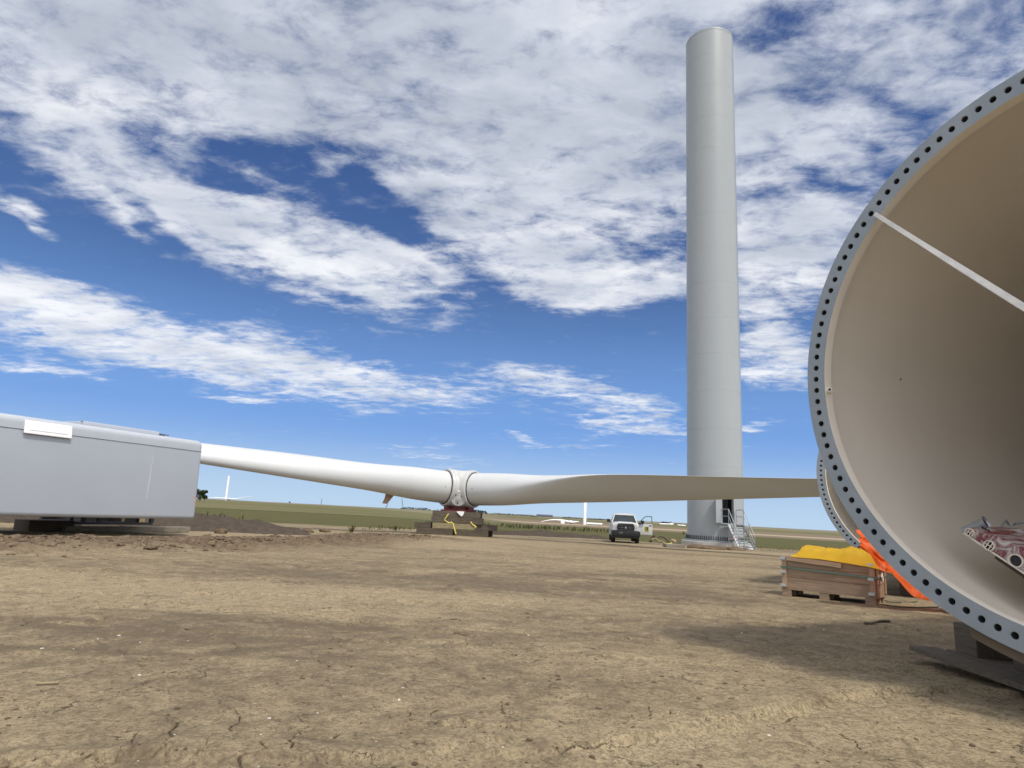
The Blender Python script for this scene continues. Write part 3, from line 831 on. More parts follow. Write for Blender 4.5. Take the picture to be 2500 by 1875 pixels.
o = link('concrete_block', bm, M['film']); o.location = (c.x, c.y + .2, c.z); tag(o, 'small white block right of the stair foot at the tower base', 'concrete block')
o.rotation_euler = (0, 0, .1)

# access stair
st = thing('access_stair', 'grey steel stair with handrails climbing to the open tower door', 'stair', (TX, TY, BZ))
O3 = Matrix((dside, ddir, Vector((0, 0, 1)))).transposed()
def S(s_, d_, z_): return dside * s_ + ddir * (rb + d_) + Vector((0, 0, z_))
PW, PD = .58, 1.15
gz0 = tgz - BZ
bm = BM(); box(bm, S(0.0, .12 + PD / 2, DOORZ - .09), (2 * PW, PD, .05), O3)
for s_ in (-PW, PW): box(bm, S(s_, .12 + PD / 2, DOORZ - .14), (.04, PD, .17), O3)
link('platform', bm, M['galv'], st)
FT = PD + 1.55
n_t = 7
for k in range(n_t):
    t = (k + 1) / (n_t + 1)
    bm = BM(); box(bm, S(.0, .12 + PD + (FT - PD) * t, DOORZ - .1 + (gz0 - DOORZ + .1) * t), (2 * PW - .05, .24, .035), O3)
    box(bm, S(.0, .12 + PD + (FT - PD) * t + .11, DOORZ - .12 + (gz0 - DOORZ + .1) * t), (2 * PW - .05, .02, .07), O3)
    link('tread', bm, M['galv'], st)
for s_, mt in ((-PW, M['galv']), (PW, M['steel_dark'])):
    bm = BM(); beam(bm, S(s_, .12 + PD, DOORZ - .1), S(s_, .12 + FT + .1, gz0 - .05), .04, .17, up=dside)
    link('stringer', bm, mt, st)
    bm = BM()
    top = [S(s_, .16, DOORZ + 1.0), S(s_, .12 + PD, DOORZ + 1.0), S(s_, .12 + FT, gz0 + .95)]
    for A_, B_ in zip(top[:-1], top[1:]):
        bar(bm, A_, B_, .028)
        bar(bm, A_ - Vector((0, 0, .5)), B_ - Vector((0, 0, .5)), .022)
    for d_, z0, z1 in ((.16, DOORZ - .1, DOORZ + 1.0), (.12 + PD, DOORZ - .15, DOORZ + 1.0), (.12 + (PD + FT) / 2, (DOORZ + gz0) / 2 - .1, (DOORZ + gz0) / 2 + .97), (.12 + FT, gz0 - .05, gz0 + .95)):
        bar(bm, S(s_, d_, z0), S(s_, d_, z1), .026)
    link('handrail', bm, M['galv'], st, True)
for s_ in (-PW, PW):
    bm = BM(); bar(bm, S(s_, .12 + PD - .03, DOORZ - .1), S(s_, .12 + PD + .02, gz0 - .05), .035); link('leg', bm, M['galv'], st)
# wrapped red and white tape on the stair foot
bm = BM(); beam(bm, S(-.25, .5, .30), S(.45, .5, .34), .02, .16)
o = link('barrier_tape', bm, paint('red_white_tape', (.62, .38, .36), .5, .3, 9), None); o.location = (TX, TY, BZ)
tag(o, 'pale red and white barrier tape behind the stair at the tower foot', 'barrier tape')

# ------------------------------------------------------------------ tower sections lying on their sides
SC = 2.1
def tower_tube(cw, az, length, label, nholes, phase, seam=True):
    """mouth centre cw, mouth normal azimuth az; tube runs away from the mouth"""
    N = Vector((math.sin(az), -math.cos(az), 0)); U = Vector((math.cos(az), math.sin(az), 0)); VV = Vector((0, 0, 1))
    fr = Matrix((U, VV, N)).transposed().to_4x4(); fr.translation = cw      # local x along mouth, y up, z out of the mouth
    Ro, Ri = 1.0424 * SC, .9565 * SC
    root = thing('tower_section', label, 'tower section', cw)
    inv = Matrix.Translation(-cw)
    fr = inv @ fr
    hr = .0118 * SC
    bm = BM()
    dth = 2 * math.pi / nholes
    K = 5
    for s in range(nholes):
        t0 = phase + dth * s
        per = [(-.5 + i / K, Ro) for i in range(K)] + [(.5, Ro + (Ri - Ro) * i / K) for i in range(K)] + [(.5 - i / K, Ri) for i in range(K)] + [(-.5, Ri + (Ro - Ri) * i / K) for i in range(K)]
        outer, edge, deep = [], [], []
        for (a, r_) in per:
            th_ = t0 + a * dth
            outer.append(bm.verts.new(fr @ Vector((r_ * math.cos(th_), r_ * math.sin(th_), 0))))
            h_ang = math.atan2(r_ - SC, a * dth * SC)
            hx, hy = hr * math.cos(h_ang), hr * math.sin(h_ang)
            def hp(m, dz):
                r2_ = SC + hy * m; th2_ = t0 + hx * m / SC
                return bm.verts.new(fr @ Vector((r2_ * math.cos(th2_), r2_ * math.sin(th2_), dz)))
            edge.append((hp(1.17, 0), hp(1.0, -.006)))
            deep.append(hp(1.0, -.16))
        n_ = len(per)
        for i in range(n_):
            j = (i + 1) % n_
            bm.faces.new((outer[i], outer[j], edge[j][0], edge[i][0]))
            bm.faces.new((edge[i][0], edge[j][0], edge[j][1], edge[i][1]))
            f = bm.faces.new((edge[i][1], edge[j][1], deep[j], deep[i])); f.material_index = 1
        f = bm.faces.new(deep); f.material_index = 1
    bmesh.ops.remove_doubles(bm, verts=bm.verts, dist=.0004)
    lathe(bm, [(Ro, 0), (Ro + .002, -.004), (Ro + .002, -.14)], 180, fr)
    bmesh.ops.recalc_face_normals(bm, faces=bm.faces)
    fl = link('flange', bm, [M['flange'], M['steel_dark']], root, True, 25)
    bm = BM(); lathe(bm, [(Ri + .0015, .0), (Ri, -.006), (Ri, -.098), (Ri + .012, -.11), (Ro - .035, -.125)], 180, fr)
    link('flange_neck', bm, M['neck'], root, True, 30)
    bm = BM()
    lathe(bm, [(Ro, -.14), (Ro, -length)], 180, fr)
    link('shell', bm, M['white'], root, True)
    bm = BM()
    prof = []
    for q in np.arange(.124, length, .5): prof.append((Ro - .034, -q))
    prof += [(Ro - .034, -length)]
    lathe(bm, prof, 180, fr)
    link('inner_wall', bm, M['shell_in'], root, True)
    bm = BM(); disc(bm, Ro - .001, -length, fr, 90); link('end_cover', bm, M['shell_in'], root)
    return root, fr, U, N, cw
T1C = Vector((1.8485 * SC, 1.9576 * SC, EYE + .6414 * SC))
AZ1 = -1.0826
T2C = Vector((4.18737 * SC, 6.35124 * SC, EYE + .5876 * SC))
AZ2 = math.atan2(-.589, .808)
# hole phase of the first ring: fitted phase in (U, up) axes
t1, fr1, U1, N1, _ = tower_tube(T1C, AZ1, 20.0, 'open end of the nearer tower section lying on its side, beige inside, strut across', 122, math.pi - 1.47090, True)
t2, fr2, U2, N2, _ = tower_tube(T2C, AZ2, 20.0, 'farther tower section behind the nearer ring with an orange tarp on its lower lip', 122, math.pi - 6.42814)
def P1(u, v, n_): return T1C + U1 * u + Vector((0, 0, v)) + N1 * n_
def on_ring1(px, py, n_=0.0):
    """photo point to a point on the mouth plane of the near section (n_ metres out of it)"""
    d = ray(px, py); o_ = Vector((0, 0, EYE))
    t = ((T1C + N1 * n_) - o_).dot(N1) / d.dot(N1)
    return o_ + d * t
# strut across the mouth, a board taped over in white
a_ = on_ring1(2137, 523, .03); b_ = on_ring1(2500, 751, .03)
dirb = (b_ - a_).normalized()
far_end = b_
for _ in range(400):
    q = far_end + dirb * .01
    if (q - T1C - N1 * .03).length > .985 * SC: break
    far_end = q
bm = BM()
L_ = (far_end - a_).length
side_ = dirb.cross(N1).normalized()
prev = None
secs = 40
for i in range(secs + 1):
    t = i / secs
    c_ = a_ + dirb * L_ * t + side_ * .012 * math.sin(t * 9) * t
    hw = .014 + .010 * min(1, t * 1.6) + .006 * vnoise(np.array([t * 14.]), np.array([.5]), 4)[0]
    tk = .012 + .006 * vnoise(np.array([t * 11.]), np.array([3.5]), 5)[0]
    tw = .35 * math.sin(t * 7.0)
    e1 = side_ * math.cos(tw) + N1 * math.sin(tw); e2 = N1 * math.cos(tw) - side_ * math.sin(tw)
    ring = [bm.verts.new(c_ + e1 * x_ * hw + e2 * y_ * tk - T1C) for x_, y_ in ((-1, -1), (-1.1, 0), (-1, 1), (1, 1), (1.1, 0), (1, -1))]
    if prev:
        for k in range(6): bm.faces.new((prev[k], prev[(k + 1) % 6], ring[(k + 1) % 6], ring[k]))
    else: bm.faces.new(ring[::-1])
    prev = ring
bm.faces.new(prev)
link('strut', bm, paint('taped_strut', (.62, .62, .58), .5, .14, 9, bump=.4, bscale=30), t1, True, 40)
# small weld stud and a bolt hole in the wall
s0 = on_ring1(2024, 955, -.06)
bm = BM(); bar(bm, s0 - T1C, s0 + N1 * .06 + U1 * .05 - T1C, .022, 12)
bar(bm, s0 + N1 * .058 + U1 * .048 - T1C, s0 + N1 * .066 + U1 * .055 - T1C, .012, 10, 1)
link('earthing_stud', bm, [M['neck'], M['black']], t1, True)
def on_wall1(px, py):
    """photo point to a point on the inside wall of the near section"""
    d = ray(px, py); o_ = Vector((0, 0, EYE)) - T1C
    A = Vector((o_.dot(U1), o_.z)); B = Vector((d.dot(U1), d.z))
    r_ = 1.0424 * SC - .034
    a2, b2, c2 = B.dot(B), 2 * A.dot(B), A.dot(A) - r_ * r_
    t = (-b2 + math.sqrt(b2 * b2 - 4 * a2 * c2)) / (2 * a2)
    return T1C + o_ + d * t
hw_ = on_wall1(2198, 926)
rad_ = (hw_ - T1C); rad_ -= N1 * rad_.dot(N1); rad_.normalize()
bm = BM(); bar(bm, hw_ - T1C + rad_ * .02, hw_ - T1C - rad_ * .008, .014, 12); link('wall_bolt', bm, M['fin'], t1)
# saddle bracket under the near section
def arc_pt(u, r_, n_):
    return P1(u, -math.sqrt(max(r_ * r_ - u * u, 0)), n_)
bm = BM()
Ro1 = 1.0424 * SC
prev = None
SU0 = (on_ring1(2364, 1534, -.06) - T1C).dot(U1)
for u in np.linspace(SU0, 1.25, 27):
    a4 = [arc_pt(u, Ro1 + .006, -.06), arc_pt(u, Ro1 + .012, -.36), arc_pt(u * .985, Ro1 + .085, -.36), arc_pt(u * .985, Ro1 + .085, -.06)]
    ring = [bm.verts.new(p) for p in a4]
    if prev:
        for k in range(4): bm.faces.new((prev[k], prev[(k + 1) % 4], ring[(k + 1) % 4], ring[k]))
    else: bm.faces.new(ring)
    prev = ring
bm.faces.new(prev[::-1])
sad = link('saddle', bm, paint('brown_saddle', (.115, .085, .058), .75, .15, 6))
tag(sad, 'dark curved saddle hugging the underside of the nearer tower section', 'saddle')
# block and boards below: each lies on the ground, along the mouth
blk = at(2365, 1640, 5.75)
def board(a, b, zc, wd, tk, mt, label, cat='board', name='board', group=None):
    bm = BM(); c_ = (Vector(a) + Vector(b)) / 2
    beam(bm, (Vector(a) - c_), (Vector(b) - c_), wd, tk, bev=.004)
    o = link(name, bm, mt); o.location = (c_.x, c_.y, zc)
    return tag(o, label, cat, group)
pa = gpt(2222, 1612); pb = gpt(2560, 1738)
gzb = ground_z(2.9, 5.3)
dl = (Vector((pb.x, pb.y, 0)) - Vector((pa.x, pa.y, 0))).normalized(); dn = Vector((-dl.y, dl.x, 0))
if dn.x < 0: dn = -dn
pa0 = Vector((pa.x, pa.y, 0)); pb0 = pa0 + dl * 3.2
for k, (o_, wd, tk, z_, sh) in enumerate(((.13, .26, .045, .055, 0), (.42, .27, .045, .06, .12), (.72, .28, .045, .055, -.1))):
    board(pa0 + dn * o_ + dl * sh, pb0 + dn * o_ + dl * sh, gzb + z_, wd, tk, M['wood_mat'],
          ['front grey board lying on the mud under the nearer tower section', 'middle grey board under the block that carries the nearer tower section', 'rear grey board under the block that carries the nearer tower section'][k], group='boards under the nearer tower section')
def timber_block(c_, size, rot, mt, label, group):
    bm = BM(); box(bm, (0, 0, 0), size, bev=.012)
    o = link('timber_block', bm, mt); o.location = c_; o.rotation_euler = (0, 0, rot)
    return tag(o, label, 'timber block', group)
rotb = math.atan2(dl.y, dl.x)
bc = gpt(2365, 1638)
bcv = Vector((bc.x, bc.y, 0)) + dn * .16 - dl * .02
timber_block((bcv.x, bcv.y, gzb + .08 + .135), (.32, .32, .27), rotb, M['wood_mat'], 'square grey timber block on the boards under the nearer tower section', 'blocks under the nearer tower section')
b2 = bcv + dl * .86 + dn * .05
timber_block((b2.x, b2.y, gzb + .08 + .12), (.6, .34, .24), rotb, M['wood_dark'], 'dark timber block at the picture edge under the nearer tower section', 'blocks under the nearer tower section')
b3 = bcv + dl * .45 + dn * .85
timber_block((b3.x, b3.y, gzb + .13), (1.5, .30, .30), rotb, M['wood_dark'], 'black timber in the shade behind the square block under the tower section', 'blocks under the nearer tower section')

# shrink wrapped bundle lying inside the near section
def wrapped_bundle():
    DN = -.75
    base = on_ring1(2357, 1303, DN)
    x_ = (on_ring1(2500, 1398, DN) - base).normalized()
    n_in = -N1
    up_ = n_in.cross(x_).normalized()
    if up_.z < 0: up_ = -up_
    root = thing('wrapped_bundle', 'red load wrapped in clear film with round pipe ends inside the nearer tower section', 'bundle', base)
    W_ = 1.05
    def Q(a, b, c): return x_ * a + up_ * b + n_in * c
    def ab(px, py, n_=DN):
        p = on_ring1(px, py, n_) - base
        return p.dot(x_), p.dot(up_)
    prof_px = [(2357, 1296), (2366, 1288), (2380, 1287), (2397, 1294), (2420, 1302), (2445, 1313), (2472, 1324), (2500, 1337)]
    pa_ = [ab(*q) for q in prof_px] + [(W_, ab(2500, 1337)[1] * 1.25)]
    nU = 40
    us = np.linspace(0, 1, nU + 1) * W_
    hs = np.interp(us, [q[0] for q in pa_], [q[1] for q in pa_])
    bm = BM(); secs = []
    for ci, c in enumerate(np.concatenate([np.linspace(0, .6, 9), np.linspace(.8, 4.0, 9)])):
        row = []
        for i, a in enumerate(us):
            f = fbm(np.array([a * 9.]), np.array([c * 5.]), 4, 5)[0] - .5
            g_ = abs(fbm(np.array([a * 5 + c * 2]), np.array([c * 3 - a]), 3, 15)[0] - .5)
            rise = .16 * min(c, .8) * min(1, i / 6) - .02 * g_
            row.append(Q(a, max(.012, hs[i] + .05 * f * min(1, c * 8 + .3) + rise), c - .03 * g_))
        low = [Q(a, .004, c) for a in us][::-1]
        secs.append([bm.verts.new(p) for p in row + low])
    for A, B in zip(secs[:-1], secs[1:]):
        for k in range(len(A)): bm.faces.new((A[k], A[(k + 1) % len(A)], B[(k + 1) % len(A)], B[k]))
    half = nU + 1
    for k in range(nU): bm.faces.new((secs[0][k], secs[0][k + 1], secs[0][2 * half - 2 - k], secs[0][2 * half - 1 - k]))
    bmesh.ops.recalc_face_normals(bm, faces=bm.faces)
    link('film_wrap', bm, M['wrap'], root, True, 50)
    bm = BM(); box(bm, Q(W_ / 2, -.006, 2.0), (W_ + .03, .014, 4.0), Matrix((x_, up_, n_in)).transposed(), .003)
    link('base_sheet', bm, M['neck'], root)
    def frm(p): return Matrix.Translation(p) @ Matrix((x_, up_, -n_in)).transposed().to_4x4()
    for px_, py_, r_, kind in ((2370, 1300, .034, 'bars'), (2418, 1332, .041, 'bars'), (2483, 1369, .052, 'open')):
        fr = frm(on_ring1(px_, py_, DN) - base)
        f3 = fr.to_3x3()
        bm = BM()
        lathe(bm, [(r_ * .88, .0), (r_ * .88, .03), (r_, .03), (r_, -.2)], 28, fr)
        if kind == 'bars':
            for s_ in (-.33, .33): box(bm, fr @ Vector((s_ * r_, 0, .022)), (r_ * .13, r_ * 1.62, .012), f3)
            box(bm, fr @ Vector((0, 0, .0225)), (r_ * 1.7, r_ * .10, .010), f3)
        disc(bm, r_ * .88, .002, fr, 28, 1)
        link('pipe_end', bm, [M['neck'], M['black']], root, True, 30)
    bm = BM()                                                   # small slotted profile under the top edge of the film
    for k_ in range(3):
        fr = frm(on_ring1(2399 + k_ * 7.5, 1289 + k_ * 3.3, DN + .03) - base)
        box(bm, fr @ Vector((0, 0, 0)), (.017, .010, .02), fr.to_3x3() @ Matrix.Rotation(-.45, 3, 'Z'))
    link('slot_profile', bm, M['black'], root)
    p_ = on_ring1(2410, 1277, -.95)
    ax = (Vector((0, 0, EYE)) - p_).normalized() + Vector((1, 0, 0)) * 1.15 + Vector((0, 0, .45))
    ax.normalize()
    fr = Matrix.Translation(p_ - base) @ ax.to_track_quat('Z', 'Y').to_matrix().to_4x4()
    bm = BM(); lathe(bm, [(.048, -.02), (.060, .0), (.064, .0), (.05, -.06), (.04, -.20), (0, -.21)], 24, fr); disc(bm, .049, -.018, fr, 24, 1)
    link('drainpipe', bm, [M['galv'], M['black']], root, True, 40)
    bm = BM()
    tube(bm, [on_ring1(px_, py_, n_) - base for px_, py_, n_ in ((2440, 1290, -1.1), (2447, 1278, -1.1), (2455, 1270, -1.15), (2462, 1279, -1.2), (2470, 1284, -1.2), (2480, 1278, -1.3), (2500, 1275, -1.3), (2530, 1283, -1.3))], .011, 7)
    link('cable_loop', bm, M['galv'], root, True)
    for c in (.35, 2.8):
        bm = BM(); beam(bm, Q(.16, -.07, c), Q(W_ * .95, -.07, c), .10, .11, up=up_)
        link('bearer', bm, M['wood_dark'], root)
    return root
wrapped_bundle()

# blocks under the far section and orange tarp over its lip
for k, (u_, n_) in enumerate(((-.35, -.8), (.75, -.8), (.1, -6))):
    p = T2C + U2 * u_ + N2 * n_
    z0 = ground_z(p.x, p.y)
    zt = T2C.z - math.sqrt(Ro1 ** 2 - (abs(u_) - .0) ** 2)
    bm = BM(); hgt = zt - z0 + .02
    box(bm, (0, 0, hgt / 2), (.8, .7, hgt), bev=.02)
    o = link('timber_block', bm, M['wood_dark']); o.location = (p.x, p.y, z0); o.rotation_euler = (0, 0, math.atan2(U2.y, U2.x))
    tag(o, ['dark timber block under the near lip of the farther tower section', 'dark timber block under the farther tower section behind the orange tarp', 'dark timber block farther back under the farther tower section'][k], 'timber block', 'blocks under the farther tower section')
def draped(name, outline_top, outline_bot, Yd, mat, label, cat, seed, amp=.07, thick=.012, Yb=None):
    """sheet hung between two lines of photo points, at its own distance, with folds"""
    n_, m_ = 46, 34
    tp_ = np.array(outline_top, float); bt_ = np.array(outline_bot, float)
    def samp(a, t):
        s = np.linspace(0, 1, len(a)); return np.interp(t, s, a[:, 0]), np.interp(t, s, a[:, 1])
    bm = BM(); rows = []
    for j in range(m_ + 1):
        v = j / m_; row = []
        for i in range(n_ + 1):
            t = i / n_
            x0, y0 = samp(tp_, t); x1, y1 = samp(bt_, t)
            Y_ = Yd + ((Yb or Yd) - Yd) * v
            p = at(x0 + (x1 - x0) * v, y0 + (y1 - y0) * v, Y_)
            f = fbm(np.array([t * 4.5 + .8 * v]), np.array([v * 2.5 - t * 2]), 4, seed)[0] - .5
            f2 = abs(fbm(np.array([t * 3 - v * 3]), np.array([v * 3 + t]), 3, seed + 3)[0] - .5)
            p = p + Vector((.0, -1, 0)) * (f * amp * 3.2 + f2 * amp * 2.2)
            row.append(bm.verts.new(p))
        rows.append(row)
    for A, B in zip(rows[:-1], rows[1:]):
        for k in range(n_): bm.faces.new((A[k], A[k + 1], B[k + 1], B[k]))
    r = bmesh.ops.solidify(bm, geom=bm.faces[:], thickness=thick)
    o = link(name, bm, mat, None, True, 50)
    return tag(o, label, cat)
draped('orange_tarp', [(2094, 1292), (2118, 1300), (2150, 1310), (2190, 1330), (2230, 1350), (2270, 1370), (2420, 1420)],
       [(2098, 1335), (2122, 1352), (2152, 1394), (2180, 1400), (2224, 1456), (2268, 1467), (2420, 1480)], 11.6, M['tarp_orange'],
       'crumpled orange tarp hanging over the lower lip of the farther tower section', 'tarp', 81, .085, Yb=11.2)

# ------------------------------------------------------------------ crate with yellow tarp
cl, cr_ = gpt(1911, 1453), gpt(2143, 1478)
cdir = Vector((cr_.x - cl.x, cr_.y - cl.y, 0)); CL = cdir.length; cdir.normalize()
cback = Vector((-cdir.y, cdir.x, 0))
if cback.y < 0: cback = -cback
CD, CH, PALH = .80, .60, .15
cz = min(ground_z(cl.x, cl.y), ground_z(cr_.x, cr_.y)) + .005
crate = thing('pallet_crate', 'low plywood pallet crate with green strap and metal corner clips beside the orange tarp', 'crate', (cl.x, cl.y, cz), math.atan2(cdir.y, cdir.x))
bm = BM()
T_ = .03
for (c_, s_) in (((CL / 2, T_ / 2, 0), (CL, T_, 1)), ((CL / 2, CD - T_ / 2, 0), (CL, T_, 1)), ((T_ / 2, CD / 2, 0), (T_, CD - 2 * T_ - .004, 1)), ((CL - T_ / 2, CD / 2, 0), (T_, CD - 2 * T_ - .004, 1))):
    for q in range(3):
        hh = CH / 3
        box(bm, (c_[0], c_[1] + random.uniform(-.002, .002), PALH + hh * (q + .5)), (s_[0] - .003, s_[1], hh - .006), bev=.003)
link('side_boards', bm, M['wood_crate'], crate)
bm = BM(); box(bm, (CL / 2, CD / 2, PALH - .012), (CL + .02, CD + .02, .024))
for x_ in (.08, CL * .46, CL - .11):
    for y_ in (.06, CD / 2, CD - .07): box(bm, (x_, y_, .062), (.17, .13, .124), bev=.004)
link('pallet', bm, M['wood_crate'], crate)
for x_, t_ in ((.05, .09), (CL - .06, .09)):
    bm = BM(); box(bm, (x_, -.0125, PALH + CH / 2), (t_, .022, CH - .02), bev=.003); link('batten', bm, M['wood_light'], crate)
for y_ in (.06, CD - .06):
    bm = BM(); box(bm, (CL + .0125, y_, PALH + CH / 2), (.022, .1, CH - .02), bev=.003); link('batten', bm, M['wood_light'], crate)
bm = BM()
beam(bm, (.10, -.040, PALH + CH - .035), (CL * .66, -.040, PALH + CH - .10), .022, .085); link('loose_plank', bm, M['wood_light'], crate)
bm = BM()
z_ = PALH + CH * .60
for a, b in (((-.016, -.031, z_ + .03), (CL + .03, -.031, z_ - .03)), ((CL + .03, -.031, z_ - .03), (CL + .03, CD + .01, z_ - .02)), ((-.012, -.031, z_ + .03), (-.012, CD + .01, z_ + .03))):
    beam(bm, a, b, .008, .032)
link('strap', bm, M['light_green'], crate)
for x_ in (.02, CL - .09):
    for q in (.08, .5, .92):
        bm = BM(); box(bm, (x_ + .01, -.036, PALH + CH * q), (.10, .012, .055), bev=.003)
        box(bm, (x_ + .01, -.044, PALH + CH * q), (.05, .008, .03))
        link('corner_clip', bm, M['clip'], crate)
bm = BM(); box(bm, (CL + .06, .25, PALH + CH * .55), (.012, .11, .15), Matrix.Rotation(.7, 3, 'X')); link('tag', bm, M['film'], crate)
# yellow tarp
bm = BM(); nx_, ny_ = 44, 22
rows = []
for j in range(ny_ + 1):
    row = []
    for i in range(nx_ + 1):
        u, v = i / nx_, j / ny_
        edge = min(u * 8, (1 - u) * 5, v * 7, (1 - v) * 7, 1.0)
        x_ = .16 + (CL - .02) * u if u > .02 else .16
        ridge = np.interp(u, [0, .06, .12, .34, .50, .62, .72, .90, 1], [.0, .10, .215, .20, .185, .245, .215, .20, .01])
        cre = abs(fbm(np.array([u * 6.0 + v]), np.array([v * 3 - u * 1.5]), 3, 91)[0] - .5)
        z_ = CH + PALH + .012 + ridge * (edge ** .6) * (.85 + .15 * math.sin(v * 3.1)) - cre * .20 * edge + .02 * (fbm(np.array([u * 14]), np.array([v * 8]), 2, 93)[0] - .5)
        y_ = -.022 + (CD + .03) * v
        if v == 0:
            z_ = CH + PALH - .01 - .09 * max(0, (u - .35) / .65) * (.6 + .8 * fbm(np.array([u * 5]), np.array([.2]), 3, 95)[0]); y_ = -.055
        row.append(bm.verts.new((x_, y_, z_)))
    rows.append(row)
for A, B in zip(rows[:-1], rows[1:]):
    for k in range(nx_): bm.faces.new((A[k], A[k + 1], B[k + 1], B[k]))
bmesh.ops.solidify(bm, geom=bm.faces[:], thickness=-.008)
yt = link('yellow_tarp', bm, M['tarp_yellow'], None, True, 22)
yt.matrix_world = Matrix.Translation((cl.x, cl.y, cz)) @ Matrix.Rotation(math.atan2(cdir.y, cdir.x), 4, 'Z')
tag(yt, 'creased bright yellow tarp covering the plywood crate', 'tarp')

# cables, sticks on the mud
def ground_line(name, pts, r_, mat, label, cat, lift=.0, group=None):
    P_ = [gpt(px, py) for px, py in pts]
    bm = BM(); tube(bm, [Vector((p.x, p.y, ground_z(p.x, p.y) + r_ * .7 + lift)) for p in P_], r_, 8)
    o = link(name, bm, mat, None, True)
    return tag(o, label, cat, group)
ground_line('cable', [(2152, 1464), (2168, 1472), (2190, 1473), (2212, 1471), (2240, 1472)], .009, M['cable'], 'short green cable curling from the right end of the crate', 'cable', .012)
ground_line('cable', [(2150, 1478), (2200, 1484), (2240, 1486), (2292, 1485)], .009, M['cable'], 'long straight green cable on the mud below the crate', 'cable', .012)
ground_line('stick', [(2112, 1526), (2125, 1523), (2150, 1521), (2172, 1521)], .018, M['wood_dark'], 'thin dark stick on the mud in front of the crate', 'stick', .008)
ground_line('stick', [(88, 1673), (110, 1672), (142, 1671)], .008, M['wood_straw'], 'thin pale stick lying on the mud at the left', 'stick', .006)

